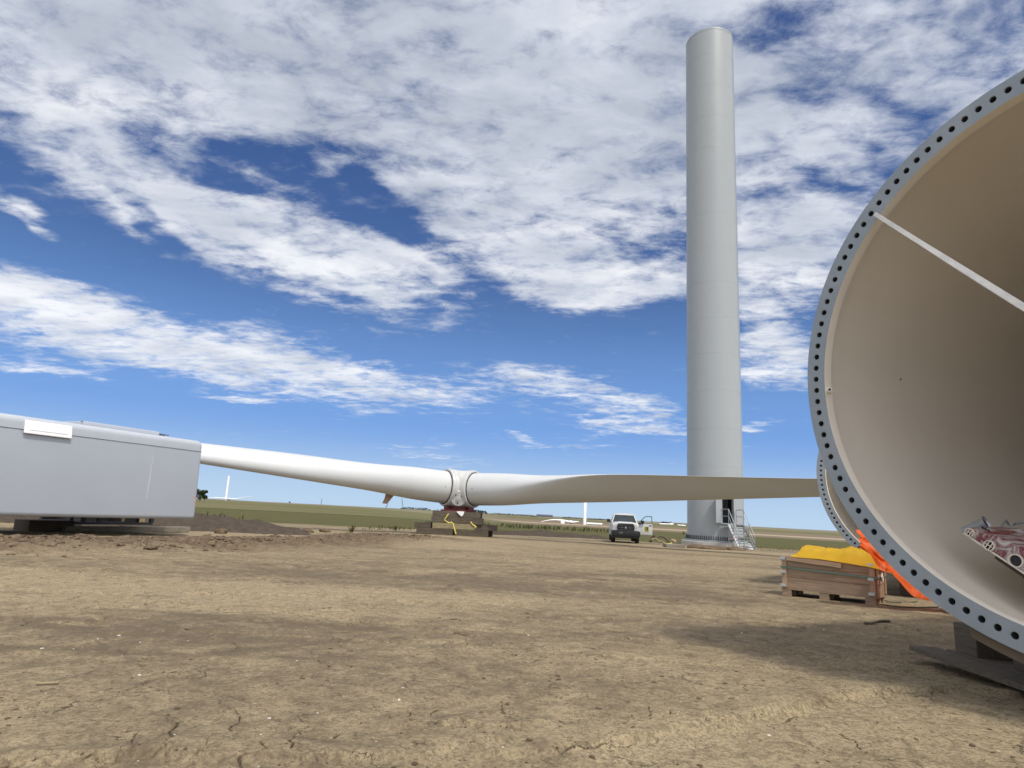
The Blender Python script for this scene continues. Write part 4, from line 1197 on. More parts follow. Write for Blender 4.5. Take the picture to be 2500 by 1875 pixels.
# ------------------------------------------------------------------ rotor lying on timber mats
HC = at(1124, 1194, 45.5)
hgz = ground_z(HC.x, HC.y)
rotor = thing('rotor', 'white three bladed rotor lying face up on a red stand and timber mats', 'rotor', HC)
AWAY = math.atan2(HC.x * .0 - .02, 1)
BL = 46.0
def blade_dir(k):
    a = (R(-121.5), R(120.5), R(-.5))[k]                     # from +Y: left toward camera, right toward camera, away
    return Vector((math.sin(a), math.cos(a), 0))
bm = BM()
lathe(bm, [(.0, 1.27), (.35, 1.265), (.8, 1.22), (1.12, 1.08), (1.32, .7), (1.40, .2), (1.40, -.3), (1.30, -.8), (1.12, -1.12), (.9, -1.2), (0, -1.2)], 64)
link('hub', bm, M['hub'], rotor, True, 50)
ROOT_R = 1.10
def blade(k, cone, name='blade'):
    d = blade_dir(k)
    e = (d + Vector((0, 0, math.tan(cone)))).normalized()     # span
    t = Vector((0, 0, 1)).cross(d).normalized()               # towards the leading edge
    nrm = e.cross(t) * -1
    if nrm.z < 0: nrm = -nrm
    bm = BM()
    stn = [  # span, chord, thickness, roundness(1 circle), pitch (deg: trailing edge up), chord offset
        (1.25, 2.2, 2.2, 1, 0, 0), (2.2, 2.2, 2.2, 1, 0, 0), (4.0, 2.22, 2.15, .95, 4, .0), (6.0, 2.45, 1.92, .7, 13, .10), (8.5, 2.9, 1.72, .3, 21, .30), (11.0, 3.2, 1.48, .08, 23, .45),
        (14.0, 3.1, 1.25, .03, 22, .45), (18.0, 2.75, 1.0, 0, 20, .40), (23.0, 2.25, .70, 0, 18, .32), (28.0, 1.85, .46, 0, 17, .25), (34.0, 1.4, .32, 0, 14, .18),
        (40.0, 1.0, .2, 0, 12, .12), (44.5, .6, .11, 0, 11, .06), (46.0, .18, .04, 0, 11, .0)]
    n_ = 40
    ss = np.concatenate([np.linspace(1.25, 14, 40)[:-1], np.linspace(14, 46, 40)])
    arr = np.array(stn)
    prev = None
    from_sm = lambda col, s: float(np.interp(s, arr[:, 0], arr[:, col]))
    for s in ss:
        # smooth the station table
        w5 = [from_sm(1, s + q) for q in (-.7, 0, .7)], [from_sm(2, s + q) for q in (-.7, 0, .7)], [from_sm(3, s + q) for q in (-.7, 0, .7)], [from_sm(4, s + q) for q in (-1.2, 0, 1.2)], [from_sm(5, s + q) for q in (-1, 0, 1)]
        ch, tk, rd, pt, off = (sum(v) / 3 for v in w5)
        pr = R(pt)
        c_ = e * s + Vector((0, 0, 1)) * (.00035 * s * s)
        cx = t * math.cos(pr) - nrm * math.sin(pr)            # chord direction, leading edge low
        cz_ = nrm * math.cos(pr) + t * math.sin(pr)
        ring = []
        for i in range(n_):
            a = 2 * math.pi * i / n_
            xc, yc = math.cos(a), math.sin(a)
            ax = xc * .5                                       # airfoil: round nose at +, thin tail at -
            u_ = (xc + 1) / 2
            camb = .055 * ch * (1 - (2 * u_ - 1) ** 2) * (1 - rd)
            ty_ = tk * .5 * yc * (rd + (1 - rd) * (1.18 * (u_ ** .72) * (1.0 if u_ < .999 else 1) * .98 + .03))
            ring.append(bm.verts.new(c_ + cx * (ax * ch - off) + cz_ * (ty_ + camb)))
        if prev:
            for i in range(n_): bm.faces.new((prev[i], ring[i], ring[(i + 1) % n_], prev[(i + 1) % n_]))
        else: bm.faces.new(ring)
        prev = ring
    bm.faces.new(prev[::-1])
    bmesh.ops.recalc_face_normals(bm, faces=bm.faces)
    b = link(name, bm, M['blade'], rotor, True, 60)
    fr = Matrix((t, e.cross(t) * 1, e)).transposed().to_4x4()
    bm = BM()                                                  # collar on the hub and the dark gap at the blade root
    lathe(bm, [(1.10, .25), (1.27, .30), (1.29, 1.14), (1.26, 1.20), (1.155, 1.21), (1.155, .9)], 72, fr)
    lathe(bm, [(1.295, .98), (1.305, 1.0), (1.295, 1.02)], 72, fr)
    link('root_collar', bm, M['hub'], rotor, True, 40)
    bm = BM(); lathe(bm, [(1.154, 1.12), (1.154, 1.225), (1.105, 1.26), (1.10, 1.16)], 72, fr); link('root_seal', bm, M['black'], rotor, True)
    bm = BM()
    for q in (.35, -.1):
        p_ = e * 1.62 + Vector((0, 0, 1)) * q * 1.0
        rad = (Vector((0, -1, 0)) - e * Vector((0, -1, 0)).dot(e)).normalized()
    bar(bm, e * 1.7 + rad * 1.09, e * 1.7 + rad * 1.107, .035, 10); link('lifting_plug', bm, M['steel_dark'], b)
    return b, e, t
bl0, e0, t0_ = blade(0, R(2.7))
bl1, e1, t1_ = blade(1, R(0.9))
bl2, e2, t2_ = blade(2, R(1.0))
# root fin under the left blade
bm = BM()
f0 = at(943, 1203, HC.y - 1.9) - HC; f1 = at(963, 1207, HC.y - 1.9) - HC; f2 = at(944, 1230, HC.y - 2.1) - HC; f3 = at(934, 1229, HC.y - 2.1) - HC; f4 = at(940, 1216, HC.y - 2.0) - HC
tk_ = Vector((.02, .05, 0))
A_ = [bm.verts.new(p - tk_) for p in (f0, f1, f2, f3, f4)]; B_ = [bm.verts.new(p + tk_) for p in (f0, f1, f2, f3, f4)]
bm.faces.new(A_); bm.faces.new(B_[::-1])
for k in range(5): bm.faces.new((A_[k], B_[k], B_[(k + 1) % 5], A_[(k + 1) % 5]))
link('root_fin', bm, M['fin'], bl0)
# front details of the hub: hatch, pitch cover disc with bolts, taped label
fc = Vector((.02, -1, 0)).normalized()
fs = Vector((1, .02, 0))
F3 = lambda s_, z_, d_: fs * s_ + Vector((0, 0, z_)) + fc * d_
O4 = Matrix((fs, fc * -1, Vector((0, 0, 1)))).transposed()
fr = Matrix.Translation(F3(-.02, -.66, 1.30)) @ Matrix((fs, Vector((0, -.26, .966)), Vector((0, -.966, -.26)))).transposed().to_4x4()
bm = BM(); lathe(bm, [(.56, -.3), (.53, .10), (.49, .13), (0, .14)], 40, fr); lathe(bm, [(.12, .14), (.12, .20), (0, .20)], 20, fr)
cov = link('service_cover', bm, M['hub'], rotor, True, 35)
for a in (.6, 2.2, 4.6):
    bm = BM(); p_ = fr @ Vector((.3 * math.cos(a), .3 * math.sin(a), .13)); q_ = fr @ Vector((.3 * math.cos(a), .3 * math.sin(a), .16)); bar(bm, p_, q_, .055, 10)
    link('cover_plug', bm, M['steel_dark'], cov)
bm = BM(); box(bm, F3(.05, .12, 1.42), (.19, .06, .28), O4, .01); link('label_plate', bm, M['film'], rotor)
for z_, sz in ((.33, (.21, .05, .07)), (-.09, (.25, .10, .10))):
    bm = BM(); box(bm, F3(.05, z_, 1.41), sz, O4, .01); link('bracket', bm, M['galv'], rotor)
bm = BM(); tube(bm, [F3(-.43, -.27, 1.42), F3(-.02, -.14, 1.47), F3(.40, -.27, 1.42)], .028, 8); link('cover_rim', bm, M['film'], rotor)
bm = BM()
r0 = HC.z
zt_ = 1.19
lathe(bm, [(.92, -1.15), (.92, -1.50)], 40); lathe(bm, [(.7, -1.15), (.7, -1.52)], 40)
for s_ in (-.85, .85):
    for y_ in (-.85, .85): box(bm, (s_, y_, -1.36), (.26, .22, .36), bev=.02)
box(bm, (0, -.95, -1.50), (2.35, .35, .10), bev=.01); box(bm, (0, .95, -1.50), (2.35, .35, .10), bev=.01); box(bm, (-.95, 0, -1.51), (.34, 1.54, .08)); box(bm, (.95, 0, -1.51), (.34, 1.54, .08))
o = link('rotor_stand', bm, M['red'], None, True, 30); o.location = HC
tag(o, 'dark red steel stand between the rotor hub and the timber mats', 'stand')
# timber mats: each beam on its own
HB = HC.z - 1.55
lv = [  # x0,x1, y, z0(frac), material, label
    (-2.55, -.15, -1.75, 0, 'wood_dark', 'long dark bottom mat at the front left of the stack under the rotor'),
    (-.05, 2.15, -1.72, 0, 'wood_dark', 'long dark bottom mat at the front right of the stack under the rotor'),
    (-2.4, 2.4, .2, 0, 'wood_dark', 'black bottom mat in the middle of the stack under the rotor'),
    (-2.4, 2.4, 1.6, 0, 'wood_dark', 'black bottom mat at the back of the stack under the rotor'),
    (-2.75, -1.65, -1.55, 1, 'wood_dark', 'short dark mat end sticking out left in the second layer under the rotor'),
    (-1.55, 1.3, -1.5, 1, 'wood_straw', 'straw coloured plank mat in the second layer under the rotor'),
    (1.0, 2.75, -1.2, 1, 'wood_mat', 'brown mat end sticking out right in the second layer under the rotor'),
    (-2.3, 2.3, .6, 1, 'wood_dark', 'rear dark mat in the second layer under the rotor'),
    (-1.70, .1, -1.3, 2, 'wood_mat', 'grey mat at the left of the third layer under the rotor'),
    (.12, 1.75, -1.32, 2, 'wood_dark', 'black mat at the right of the third layer under the rotor'),
    (-1.6, 1.6, .7, 2, 'wood_dark', 'rear black mat in the third layer under the rotor'),
    (-1.65, 1.60, -1.25, 3, 'wood_mat', 'grey top mat at the front directly below the red rotor stand'),
    (-1.6, 1.6, .8, 3, 'wood_mat', 'grey top mat at the back directly below the red rotor stand'),
]
totH = HB - hgz
lh = [.0, .27, .50, .76, 1.0]
for i, (x0, x1, y_, l_, mt, lab) in enumerate(lv):
    z0 = hgz + totH * lh[l_]; z1 = hgz + totH * lh[l_ + 1]
    bm = BM()
    D_ = 1.0
    for q in range(3):
        box(bm, (0, -D_ / 3 + q * D_ / 3, 0), (x1 - x0 + random.uniform(-.04, .04), D_ / 3 - .012, z1 - z0 - .012), bev=.012)
    o = link('timber_mat', bm, M[mt]); o.location = (HC.x + (x0 + x1) / 2, HC.y + y_, (z0 + z1) / 2)
    o.rotation_euler = (0, 0, random.uniform(-.03, .03))
    tag(o, lab, 'timber mat', 'timber mats stacked under the rotor')
bm = BM()
yp = HC.y - 2.02
def flat_strap(bm, pts, wd=.075):
    for a, b in zip(pts[:-1], pts[1:]): beam(bm, a, b, .014, wd, up=Vector((0, -1, 0)).cross((Vector(b) - Vector(a)).normalized()) if False else Vector((0, 1, 0)))
def strap_pts(pts, Yd): return [at(px, py, Yd) for px, py in pts]
bm = BM()
for seg, Yd in (([(1095, 1254), (1085, 1270), (1096, 1277)], HC.y - 1.93), ([(1096, 1277), (1102, 1275), (1106, 1279), (1113, 1304)], HC.y - 2.26)):
    tube(bm, strap_pts(seg, Yd), .05, 6)
o = link('lashing_strap', bm, M['strap']); tag(o, 'yellow lashing strap hanging down the front of the mats under the rotor', 'strap', 'yellow straps on the rotor mats')
bm = BM(); tube(bm, strap_pts([(1149, 1274), (1154, 1281), (1163, 1287), (1159, 1289)], HC.y - 2.05), .05, 6)
o = link('lashing_strap', bm, M['strap']); tag(o, 'short yellow strap end lying on the right of the mats under the rotor', 'strap', 'yellow straps on the rotor mats')
bm = BM()
pp = [at(px, py, HC.y - 1.85) for px, py in ((1114, 1249), (1122, 1248), (1134, 1249), (1131, 1257), (1127, 1261), (1122, 1257))]
f_ = [bm.verts.new(p) for p in pp]; g_ = [bm.verts.new(p + Vector((.03 * math.sin(i * 2), .12, 0))) for i, p in enumerate(pp)]
bm.faces.new(f_); bm.faces.new(g_[::-1])
for k in range(6): bm.faces.new((f_[k], g_[k], g_[(k + 1) % 6], f_[(k + 1) % 6]))
o = link('plastic_sheet', bm, M['film']); tag(o, 'scrap of white plastic sheet hanging from the red rotor stand', 'plastic sheet')

# ------------------------------------------------------------------ nacelle
ND = 24.0
nbr = at(478, 1262, ND); ntr = at(487, 1075, ND)
nbl = at(0, 1252, ND * .765)
ntl = at(0, 1014, ND * .765)
ndir = Vector((nbl.x - nbr.x, nbl.y - nbr.y, 0)).normalized()     # along the side, towards the camera's left
nin = Vector((ndir.y, -ndir.x, 0))
if nin.y < 0: nin = -nin                                          # away from the camera
nz0, nz1 = (nbr.z + nbl.z) / 2 - .09, (ntr.z + ntl.z) / 2
NL, NW = 12.5, 3.7
slant = (Vector((ntr.x - nbr.x, ntr.y - nbr.y, 0))).dot(ndir)
nac = thing('nacelle', 'grey box shaped turbine nacelle resting on timbers, seen from its long side', 'nacelle', (nbr.x, nbr.y, 0))
NM = Matrix((ndir, nin, Vector((0, 0, 1)))).transposed().to_4x4()
def nbox(z0, z1, off, rad, x0=0.0, x1=NL):
    bm = BM()
    r_ = bmesh.ops.create_cube(bm, size=1)
    for v in bm.verts:
        z = z0 if v.co.z < 0 else z1
        xs = x0 - off if v.co.x < 0 else x1 + off
        v.co = Vector((xs + slant * (z - nz0) / (nz1 - nz0), (-off if v.co.y < 0 else NW + off), z))
    return bm
SEAM = nz1 - .40
def bev(bm, cond, rad, seg=5):
    es = [e for e in bm.edges if cond(e)]
    bmesh.ops.bevel(bm, geom=es, offset=rad, segments=seg, profile=.5, affect='EDGES')
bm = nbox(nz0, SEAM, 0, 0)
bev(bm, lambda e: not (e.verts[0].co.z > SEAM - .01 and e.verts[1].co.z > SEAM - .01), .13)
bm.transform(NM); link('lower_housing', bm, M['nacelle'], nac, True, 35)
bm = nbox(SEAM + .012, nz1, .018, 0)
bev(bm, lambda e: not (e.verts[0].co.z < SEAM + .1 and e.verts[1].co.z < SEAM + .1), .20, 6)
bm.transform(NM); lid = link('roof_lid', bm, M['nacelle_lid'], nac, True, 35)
bm = nbox(SEAM - .03, SEAM + .03, -.03, 0); bm.transform(NM); link('seam_gasket', bm, M['galv'], nac)
# taped vent panel on the lid edge
def side_u(px, py):
    """photo point on the side face, as (along, height)"""
    d = ray(px, py); o_ = Vector((0, 0, EYE)) - Vector((nbr.x, nbr.y, 0))
    t = -(o_.dot(nin)) / d.dot(nin)
    p = o_ + d * t
    return p.dot(ndir), p.z
u0, z0 = side_u(172, 1066); u1, _ = side_u(55, 1054); _, z1 = side_u(172, 1042)
bm = BM()
box(bm, ((u0 + u1) / 2, -.03, (z0 + z1) / 2 - .02), (abs(u1 - u0), .05, z1 - z0 + .1), Matrix.Rotation(-.22, 3, 'X'), .02)
box(bm, ((u0 + u1) / 2, -.055, (z0 + z1) / 2 - .03), (abs(u1 - u0) * .8, .03, (z1 - z0) * .55), Matrix.Rotation(-.22, 3, 'X'), .012)
bm.transform(NM); link('vent_cover', bm, M['film'], nac)
# low hatch and rail on the roof
bm = BM()
ua, _ = side_u(420, 1070); ub, _ = side_u(245, 1046)
box(bm, ((ua + ub) / 2, 1.55, nz1 + .12), (abs(ub - ua) * 1.05, 1.5, .14), bev=.03); bm.transform(NM); link('roof_hatch', bm, M['nacelle_lid'], nac)
bm = BM()
for q in (.0, .09, .2): box(bm, (ua - .1 - q, .9, nz1 + .035), (.05, .05, .19))
beam(bm, (ua - .5, .9, nz1 + .12), (ub + .1, .9, nz1 + .17), .03, .03)
bm.transform(NM); link('roof_rail', bm, M['steel_dark'], nac)
# scuff line, orange marks
uu, zz0 = side_u(358, 1218); u2_, zz1 = side_u(374, 1112)
bm = BM(); beam(bm, (uu, -.0015, zz0), (u2_, -.0015, zz1), .003, .03, up=Vector((0, 1, 0))); bm.transform(NM); link('scuff', bm, M['rust_streak'], nac)
for py in (1214, 1226):
    u_, z_ = side_u(477.5, py); bm = BM(); box(bm, (u_ + .05, -.002, z_), (.10, .003, .025))
    bm.transform(NM); link('orange_mark', bm, M['orange_mark'], nac)
# supports
def nplace(px, py, name, size, mt, label, cat, dz=0.0, din=0.0, grp='supports under the nacelle', rot=0.0):
    g = gpt(px, py)
    z = ground_z(g.x, g.y)
    bm = BM(); box(bm, (0, 0, 0), size, bev=.015)
    o = link(name, bm, mt)
    p = Vector((g.x, g.y, z + size[2] / 2 + dz)) + nin * (size[1] / 2 + din)
    o.location = p; o.rotation_euler = (0, 0, math.atan2(-ndir.y, -ndir.x) + rot)
    return tag(o, label, cat, grp)
nplace(325, 1300, 'timber_beam', (4.9, .42, .20), M['wood_grey'], 'long pale grey timber beam on the ground below the nacelle', 'timber', .0)
nplace(125, 1298, 'timber_mat', (1.45, .9, .36), M['wood_dark'], 'black square mat at the left end of the nacelle supports', 'timber mat', .0)
def frame_box():
    g = gpt(290, 1296); z = ground_z(g.x, g.y)
    root = thing('transport_frame', 'black steel transport frame between the nacelle floor and the long timber beam', 'frame', (g.x, g.y, z + .205), math.atan2(-ndir.y, -ndir.x))
    h_ = nz0 - z - .205 + .01
    c_ = nin * .9
    bm = BM()
    box(bm, (0, .45, h_ - .06), (3.3, .14, .12)); box(bm, (0, .45, .05), (3.3, .14, .10)); box(bm, (0, 2.3, h_ / 2), (3.3, .14, h_))
    for x_ in (-1.62, -.55, .55, 1.62): box(bm, (x_, .45, h_ / 2), (.14, .135, h_ - .2))
    for x_ in (-1.1, 1.1): box(bm, (x_, 1.4, h_ / 2), (.2, 1.74, h_ - .02))
    link('steel_frame', bm, M['black'], root)
    bm = BM(); box(bm, (.35, .37, h_ * .45), (.13, .02, .14)); box(bm, (1.15, .37, h_ * .42), (.24, .02, .16)); link('plate', bm, M['wood_straw'], root)
    return root
frame_box()
o = nplace(165, 1285, 'packing_block', (1.15, .7, .22), M['wood_straw'], 'straw coloured packing block wedged below the nacelle above the black mat', 'timber block', .42)

# ------------------------------------------------------------------ pickup truck
tp0 = gpt(1527, 1326)
def pickup():
    root = thing('pickup_truck', 'white pickup truck with black grille facing the camera, driver door open', 'truck', (tp0.x, tp0.y, ground_z(tp0.x, tp0.y)), R(-7))
    root.scale = (1.0, 1.0, 1.06)
    # local frame: -y is the front, +x picture right
    bm = BM()
    def loft(bm, secs, mi=0, caps=True):
        rings = [[bm.verts.new(p) for p in s] for s in secs]
        for A, B in zip(rings[:-1], rings[1:]):
            for k in range(len(A)):
                bm.faces.new((A[k], B[k], B[(k + 1) % len(A)], A[(k + 1) % len(A)])).material_index = mi
        if caps:
            bm.faces.new(rings[0]).material_index = mi; bm.faces.new(rings[-1][::-1]).material_index = mi
    def sec(y, hw, z0, z1, ch=.10, top=0.0):
        return [(-hw, y, z0), (-hw, y, z1 - ch), (-hw + ch * .9, y, z1 - ch * .2), (-hw * .45, y, z1 + top), (hw * .45, y, z1 + top), (hw - ch * .9, y, z1 - ch * .2), (hw, y, z1 - ch), (hw, y, z0)]
    loft(bm, [sec(-.05, .86, .62, 1.25, .14, .05), sec(.12, .93, .58, 1.30, .12, .07), sec(.7, .97, .55, 1.33, .10, .06), sec(1.45, .98, .55, 1.35, .08, .03)])
    loft(bm, [sec(1.455, .98, .50, 1.32, .07), sec(3.45, .98, .50, 1.32, .07)])
    loft(bm, [sec(3.5, .98, .55, 1.40, .05), sec(5.5, .97, .60, 1.40, .05)])
    for sx in (-1, 1):                                         # flared wheel arches
        for y_ in (.75, 4.4):
            for a in np.linspace(.0, math.pi, 9)[:-1]:
                a2 = a + math.pi / 8
                p = [(sx * (.93 + d_), y_ + r_ * math.cos(t_), .45 + r_ * math.sin(t_)) for t_ in (a, a2) for d_, r_ in ((0, .50), (.075, .50), (.055, .60), (0, .68))]
                vs = [bm.verts.new(q) for q in p]
                for k in range(3): bm.faces.new((vs[k], vs[k + 1], vs[k + 5], vs[k + 4]))
    bmesh.ops.recalc_face_normals(bm, faces=bm.faces)
    link('body', bm, M['car'], root, True, 30)
    bm = BM()                                                  # cab: pillars and roof
    A = [Vector(p) for p in ((-.90, 1.42, 1.30), (.90, 1.42, 1.30), (.90, 3.45, 1.30), (-.90, 3.45, 1.30))]
    B = [Vector(p) for p in ((-.70, 2.02, 1.86), (.70, 2.02, 1.86), (.70, 3.30, 1.86), (-.70, 3.30, 1.86))]
    for i in range(4): beam(bm, A[i], B[i], .075, .075)
    loft(bm, [[(-.74, 1.98, 1.84), (-.70, 2.02, 1.91), (0, 2.03, 1.955), (.70, 2.02, 1.91), (.74, 1.98, 1.84)], [(-.75, 2.6, 1.85), (-.70, 2.6, 1.935), (0, 2.6, 1.975), (.70, 2.6, 1.935), (.75, 2.6, 1.85)],
              [(-.73, 3.34, 1.83), (-.69, 3.32, 1.90), (0, 3.33, 1.94), (.69, 3.32, 1.90), (.73, 3.34, 1.83)]])
    for k in (-1, 1): beam(bm, (k * .74, 2.6, 1.86), (k * .90, 2.62, 1.30), .06, .05, up=Vector((0, 1, 0)))
    bmesh.ops.recalc_face_normals(bm, faces=bm.faces)
    link('cab', bm, M['car'], root, True, 30)
    def pane(name, pts, mat, t=.012):
        bm = BM(); q = [Vector(p) for p in pts]; n_ = (q[1] - q[0]).cross(q[2] - q[0]).normalized() * t
        a = [bm.verts.new(p) for p in q]; b = [bm.verts.new(p + n_) for p in q]
        bm.faces.new(a[::-1]); bm.faces.new(b)
        for k in range(len(q)): bm.faces.new((a[k], a[(k + 1) % len(q)], b[(k + 1) % len(q)], b[k]))
        return link(name, bm, mat, root)
    pane('windshield', [(-.87, 1.44, 1.31), (.87, 1.44, 1.31), (.69, 2.01, 1.85), (-.69, 2.01, 1.85)], M['glass_dark'])
    pane('rear_window', [(-.85, 3.43, 1.34), (.85, 3.43, 1.34), (.68, 3.31, 1.84), (-.68, 3.31, 1.84)], M['glass_dark'])
    pane('side_window', [(-.885, 1.55, 1.33), (-.885, 3.4, 1.33), (-.715, 3.28, 1.84), (-.715, 2.05, 1.84)], M['glass_dark'])
    bm = BM()                                                  # seats and wheel seen through the glass
    for x_ in (-.42, .42): box(bm, (x_, 2.75, 1.35), (.5, .16, .75), Matrix.Rotation(-.15, 3, 'X'), .05); box(bm, (x_, 2.80, 1.76), (.26, .1, .16), None, .04)
    lathe(bm, [(.17, 0), (.19, .012), (.17, .024)], 20, Matrix.Translation((.42, 2.05, 1.36)) @ Matrix.Rotation(1.1, 4, 'X'))
    link('seat', bm, M['black'], root)
    bm = BM(); loft(bm, [[(-.56, -.10, .74), (-.62, -.13, 1.10), (-.52, -.10, 1.27), (.52, -.10, 1.27), (.62, -.13, 1.10), (.56, -.10, .74)], [(-.56, .1, .74), (-.62, .1, 1.10), (-.52, .1, 1.27), (.52, .1, 1.27), (.62, .1, 1.10), (.56, .1, .74)]])
    bmesh.ops.recalc_face_normals(bm, faces=bm.faces)
    gr = link('grille', bm, M['black'], root)
    bm = BM(); box(bm, (0, -.135, 1.0), (.10, .03, .13), None, .02); link('badge', bm, M['chrome'], gr)
    bm = BM()
    box(bm, (0, -.145, 1.0), (1.05, .02, .03)); box(bm, (0, -.145, .87), (1.05, .02, .025)); box(bm, (-.28, -.14, .96), (.03, .02, .36)); box(bm, (.28, -.14, .96), (.03, .02, .36))
    link('grille_bar', bm, M['steel_dark'], gr)
    bm = BM(); box(bm, (0, -.14, .62), (2.02, .24, .34), None, .05); box(bm, (0, -.02, .42), (1.9, .3, .22), None, .04); box(bm, (0, -.2, .78), (1.86, .06, .08), None, .02)
    link('bumper', bm, M['black'], root, True, 30)
    bm = BM(); box(bm, (-.33, -.265, .66), (.26, .012, .13)); link('plate', bm, M['steel_dark'], root)
    for sx in (-1, 1):
        bm = BM(); loft(bm, [[(sx * .63, -.09, .80), (sx * .66, -.09, 1.08), (sx * .90, -.03, 1.06), (sx * .93, -.02, .84)], [(sx * .63, .1, .80), (sx * .66, .1, 1.08), (sx * .90, .12, 1.06), (sx * .93, .12, .84)]])
        bmesh.ops.recalc_face_normals(bm, faces=bm.faces)
        link('headlight', bm, M['chrome'], root)
    for x_, y_ in ((-.84, .75), (.84, .75), (-.84, 4.4), (.84, 4.4)):
        fr = Matrix.Translation((x_, y_, .42)) @ Matrix.Rotation(math.pi / 2 * (1 if x_ > 0 else -1), 4, 'Y')
        bm = BM(); lathe(bm, [(.24, -.14), (.39, -.14), (.42, -.11), (.42, .10), (.39, .14), (.26, .14), (.24, .1)], 32, fr)
        wh = link('wheel', bm, M['rubber'], root, True, 35)
        bm = BM(); lathe(bm, [(.25, .10), (.22, .115), (.14, .06), (.08, .09), (0, .09)], 24, fr); disc(bm, .24, -.10, fr, 24); link('rim', bm, M['rim'], wh, True, 30)
    def mirror(x_, y_, parent, sx):
        bm = BM(); box(bm, (x_, y_, 1.42), (.24, .12, .21), None, .04); bar(bm, (x_ - sx * .05, y_, 1.34), (x_ - sx * .28, y_ + .06, 1.30), .04); return link('mirror', bm, M['black'], parent, True)
    mirror(-1.16, 1.62, root, -1)
    # open driver door: hinge at the front edge, swung outwards
    hy = 1.50
    bm = BM(); box(bm, (1.50, hy, .94), (1.02, .11, .74), None, .04)
    door = link('door', bm, M['car'], root, True, 30)
    bm = BM()
    fp = [(1.02, hy, 1.31), (1.22, hy, 1.55), (1.42, hy, 1.74), (1.58, hy, 1.82), (1.95, hy, 1.83), (1.99, hy, 1.31)]
    for a, b in zip(fp, fp[1:] + fp[:1]): beam(bm, a, b, .05, .05, up=Vector((0, 1, 0)))
    link('window_frame', bm, M['steel_dark'], door)
    bm = BM(); a_ = [bm.verts.new((p[0], hy - .006, p[2])) for p in fp]; b_ = [bm.verts.new((p[0], hy + .006, p[2])) for p in fp]
    bm.faces.new(a_); bm.faces.new(b_[::-1])
    mt, n, bs = new_mat('clear_glass'); set_in(n, bs, Base_Color=(.8, .92, .92, 1), Roughness=.03, Transmission_Weight=.9, IOR=1.1, Alpha=.45); link('window', bm, mt, door)
    mirror(1.28, hy - .16, door, 1)
    bm = BM(); box(bm, (1.86, hy - .06, 1.20), (.2, .03, .06), None, .01); link('handle', bm, M['black'], door)
    bm = BM(); box(bm, (1.60, hy - .06, .96), (.30, .012, .34))
    stk = link('sticker', bm, M['sign_yellow'], door)
    bm = BM(); box(bm, (1.55, hy - .068, .98), (.05, .008, .22)); box(bm, (1.65, hy - .068, .98), (.06, .008, .24)); link('sticker_bars', bm, M['black'], stk)
    bm = BM(); box(bm, (0, 2.6, .50), (1.5, 4.6, .18)); box(bm, (0, .75, .42), (1.5, .12, .12)); box(bm, (0, 4.4, .42), (1.5, .14, .14)); link('chassis', bm, M['black'], root)
    return root
pickup()

# scrap pile right of the truck
def scrap(px0, py0, px1, py1, Yd, w_, mt, label, curve=0.0, name='scrap_timber'):
    a, b = at(px0, py0, Yd), at(px1, py1, Yd)
    bm = BM(); c_ = (a + b) / 2
    pts = [a + (b - a) * t + Vector((0, .1 * math.sin(t * 5), curve * math.sin(math.pi * t))) - c_ for t in np.linspace(0, 1, 8)]
    tube(bm, pts, w_, 5); o = link(name, bm, mt); o.location = c_
    return tag(o, label, 'scrap timber', 'scrap timber beside the truck')
sy = tp0.y - .6
scrap(1588, 1322, 1597, 1307, sy, .10, M['wood_dark'], 'dark splintered stump standing up at the left of the scrap heap', 0)
scrap(1590, 1318, 1612, 1326, sy - .3, .06, M['wood_straw'], 'pale bent branch left in the scrap heap beside the truck', .18)
scrap(1600, 1317, 1634, 1325, sy + .2, .07, M['wood_dark'], 'long dark bent branch in the scrap heap beside the truck', .3)
scrap(1613, 1320, 1628, 1330, sy - .6, .07, M['wood_straw'], 'pale plank sloping to the ground in front of the scrap heap', 0)
scrap(1624, 1330, 1640, 1327, sy - .7, .06, M['strap'], 'yellowish stick lying at the right foot of the scrap heap', 0)
scrap(1640, 1319, 1648, 1323, sy + .3, .09, M['fin'], 'short rusty brown lump at the right end of the scrap heap', .05)

# ------------------------------------------------------------------ far turbines and farm buildings
def far_tower(px_b, py_b, px_t, py_t, Y_, wpx, label):
    a = at(px_b, py_b, Y_); b = at(px_t, py_t, Y_)
    r_ = wpx / 2 / FPX * depth_of(a)
    z0 = min(a.z, gz(a.x, a.y)) - 2
    bm = BM(); lathe(bm, [(r_ * 1.02, z0 - a.z), (r_, 0), (r_ * .86, b.z - a.z), (r_ * .84, b.z - a.z + .05), (0, b.z - a.z + .06)], 32)
    bm2 = BM(); lathe(bm2, [(r_ * 1.35, -2.2), (r_ * 1.35, .25), (r_ * 1.0, .3)], 32)
    root = thing('turbine_tower', label, 'tower', a)
    link('shell', bm, M['far_white'], root, True, 40); link('foundation', bm2, M['concrete'], root)
    return root
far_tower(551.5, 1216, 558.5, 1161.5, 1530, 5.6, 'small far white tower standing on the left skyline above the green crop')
far_tower(1427, 1281.5, 1430, 1190, 840, 7.8, 'far white tower half hidden by the right blade, standing left of the truck')
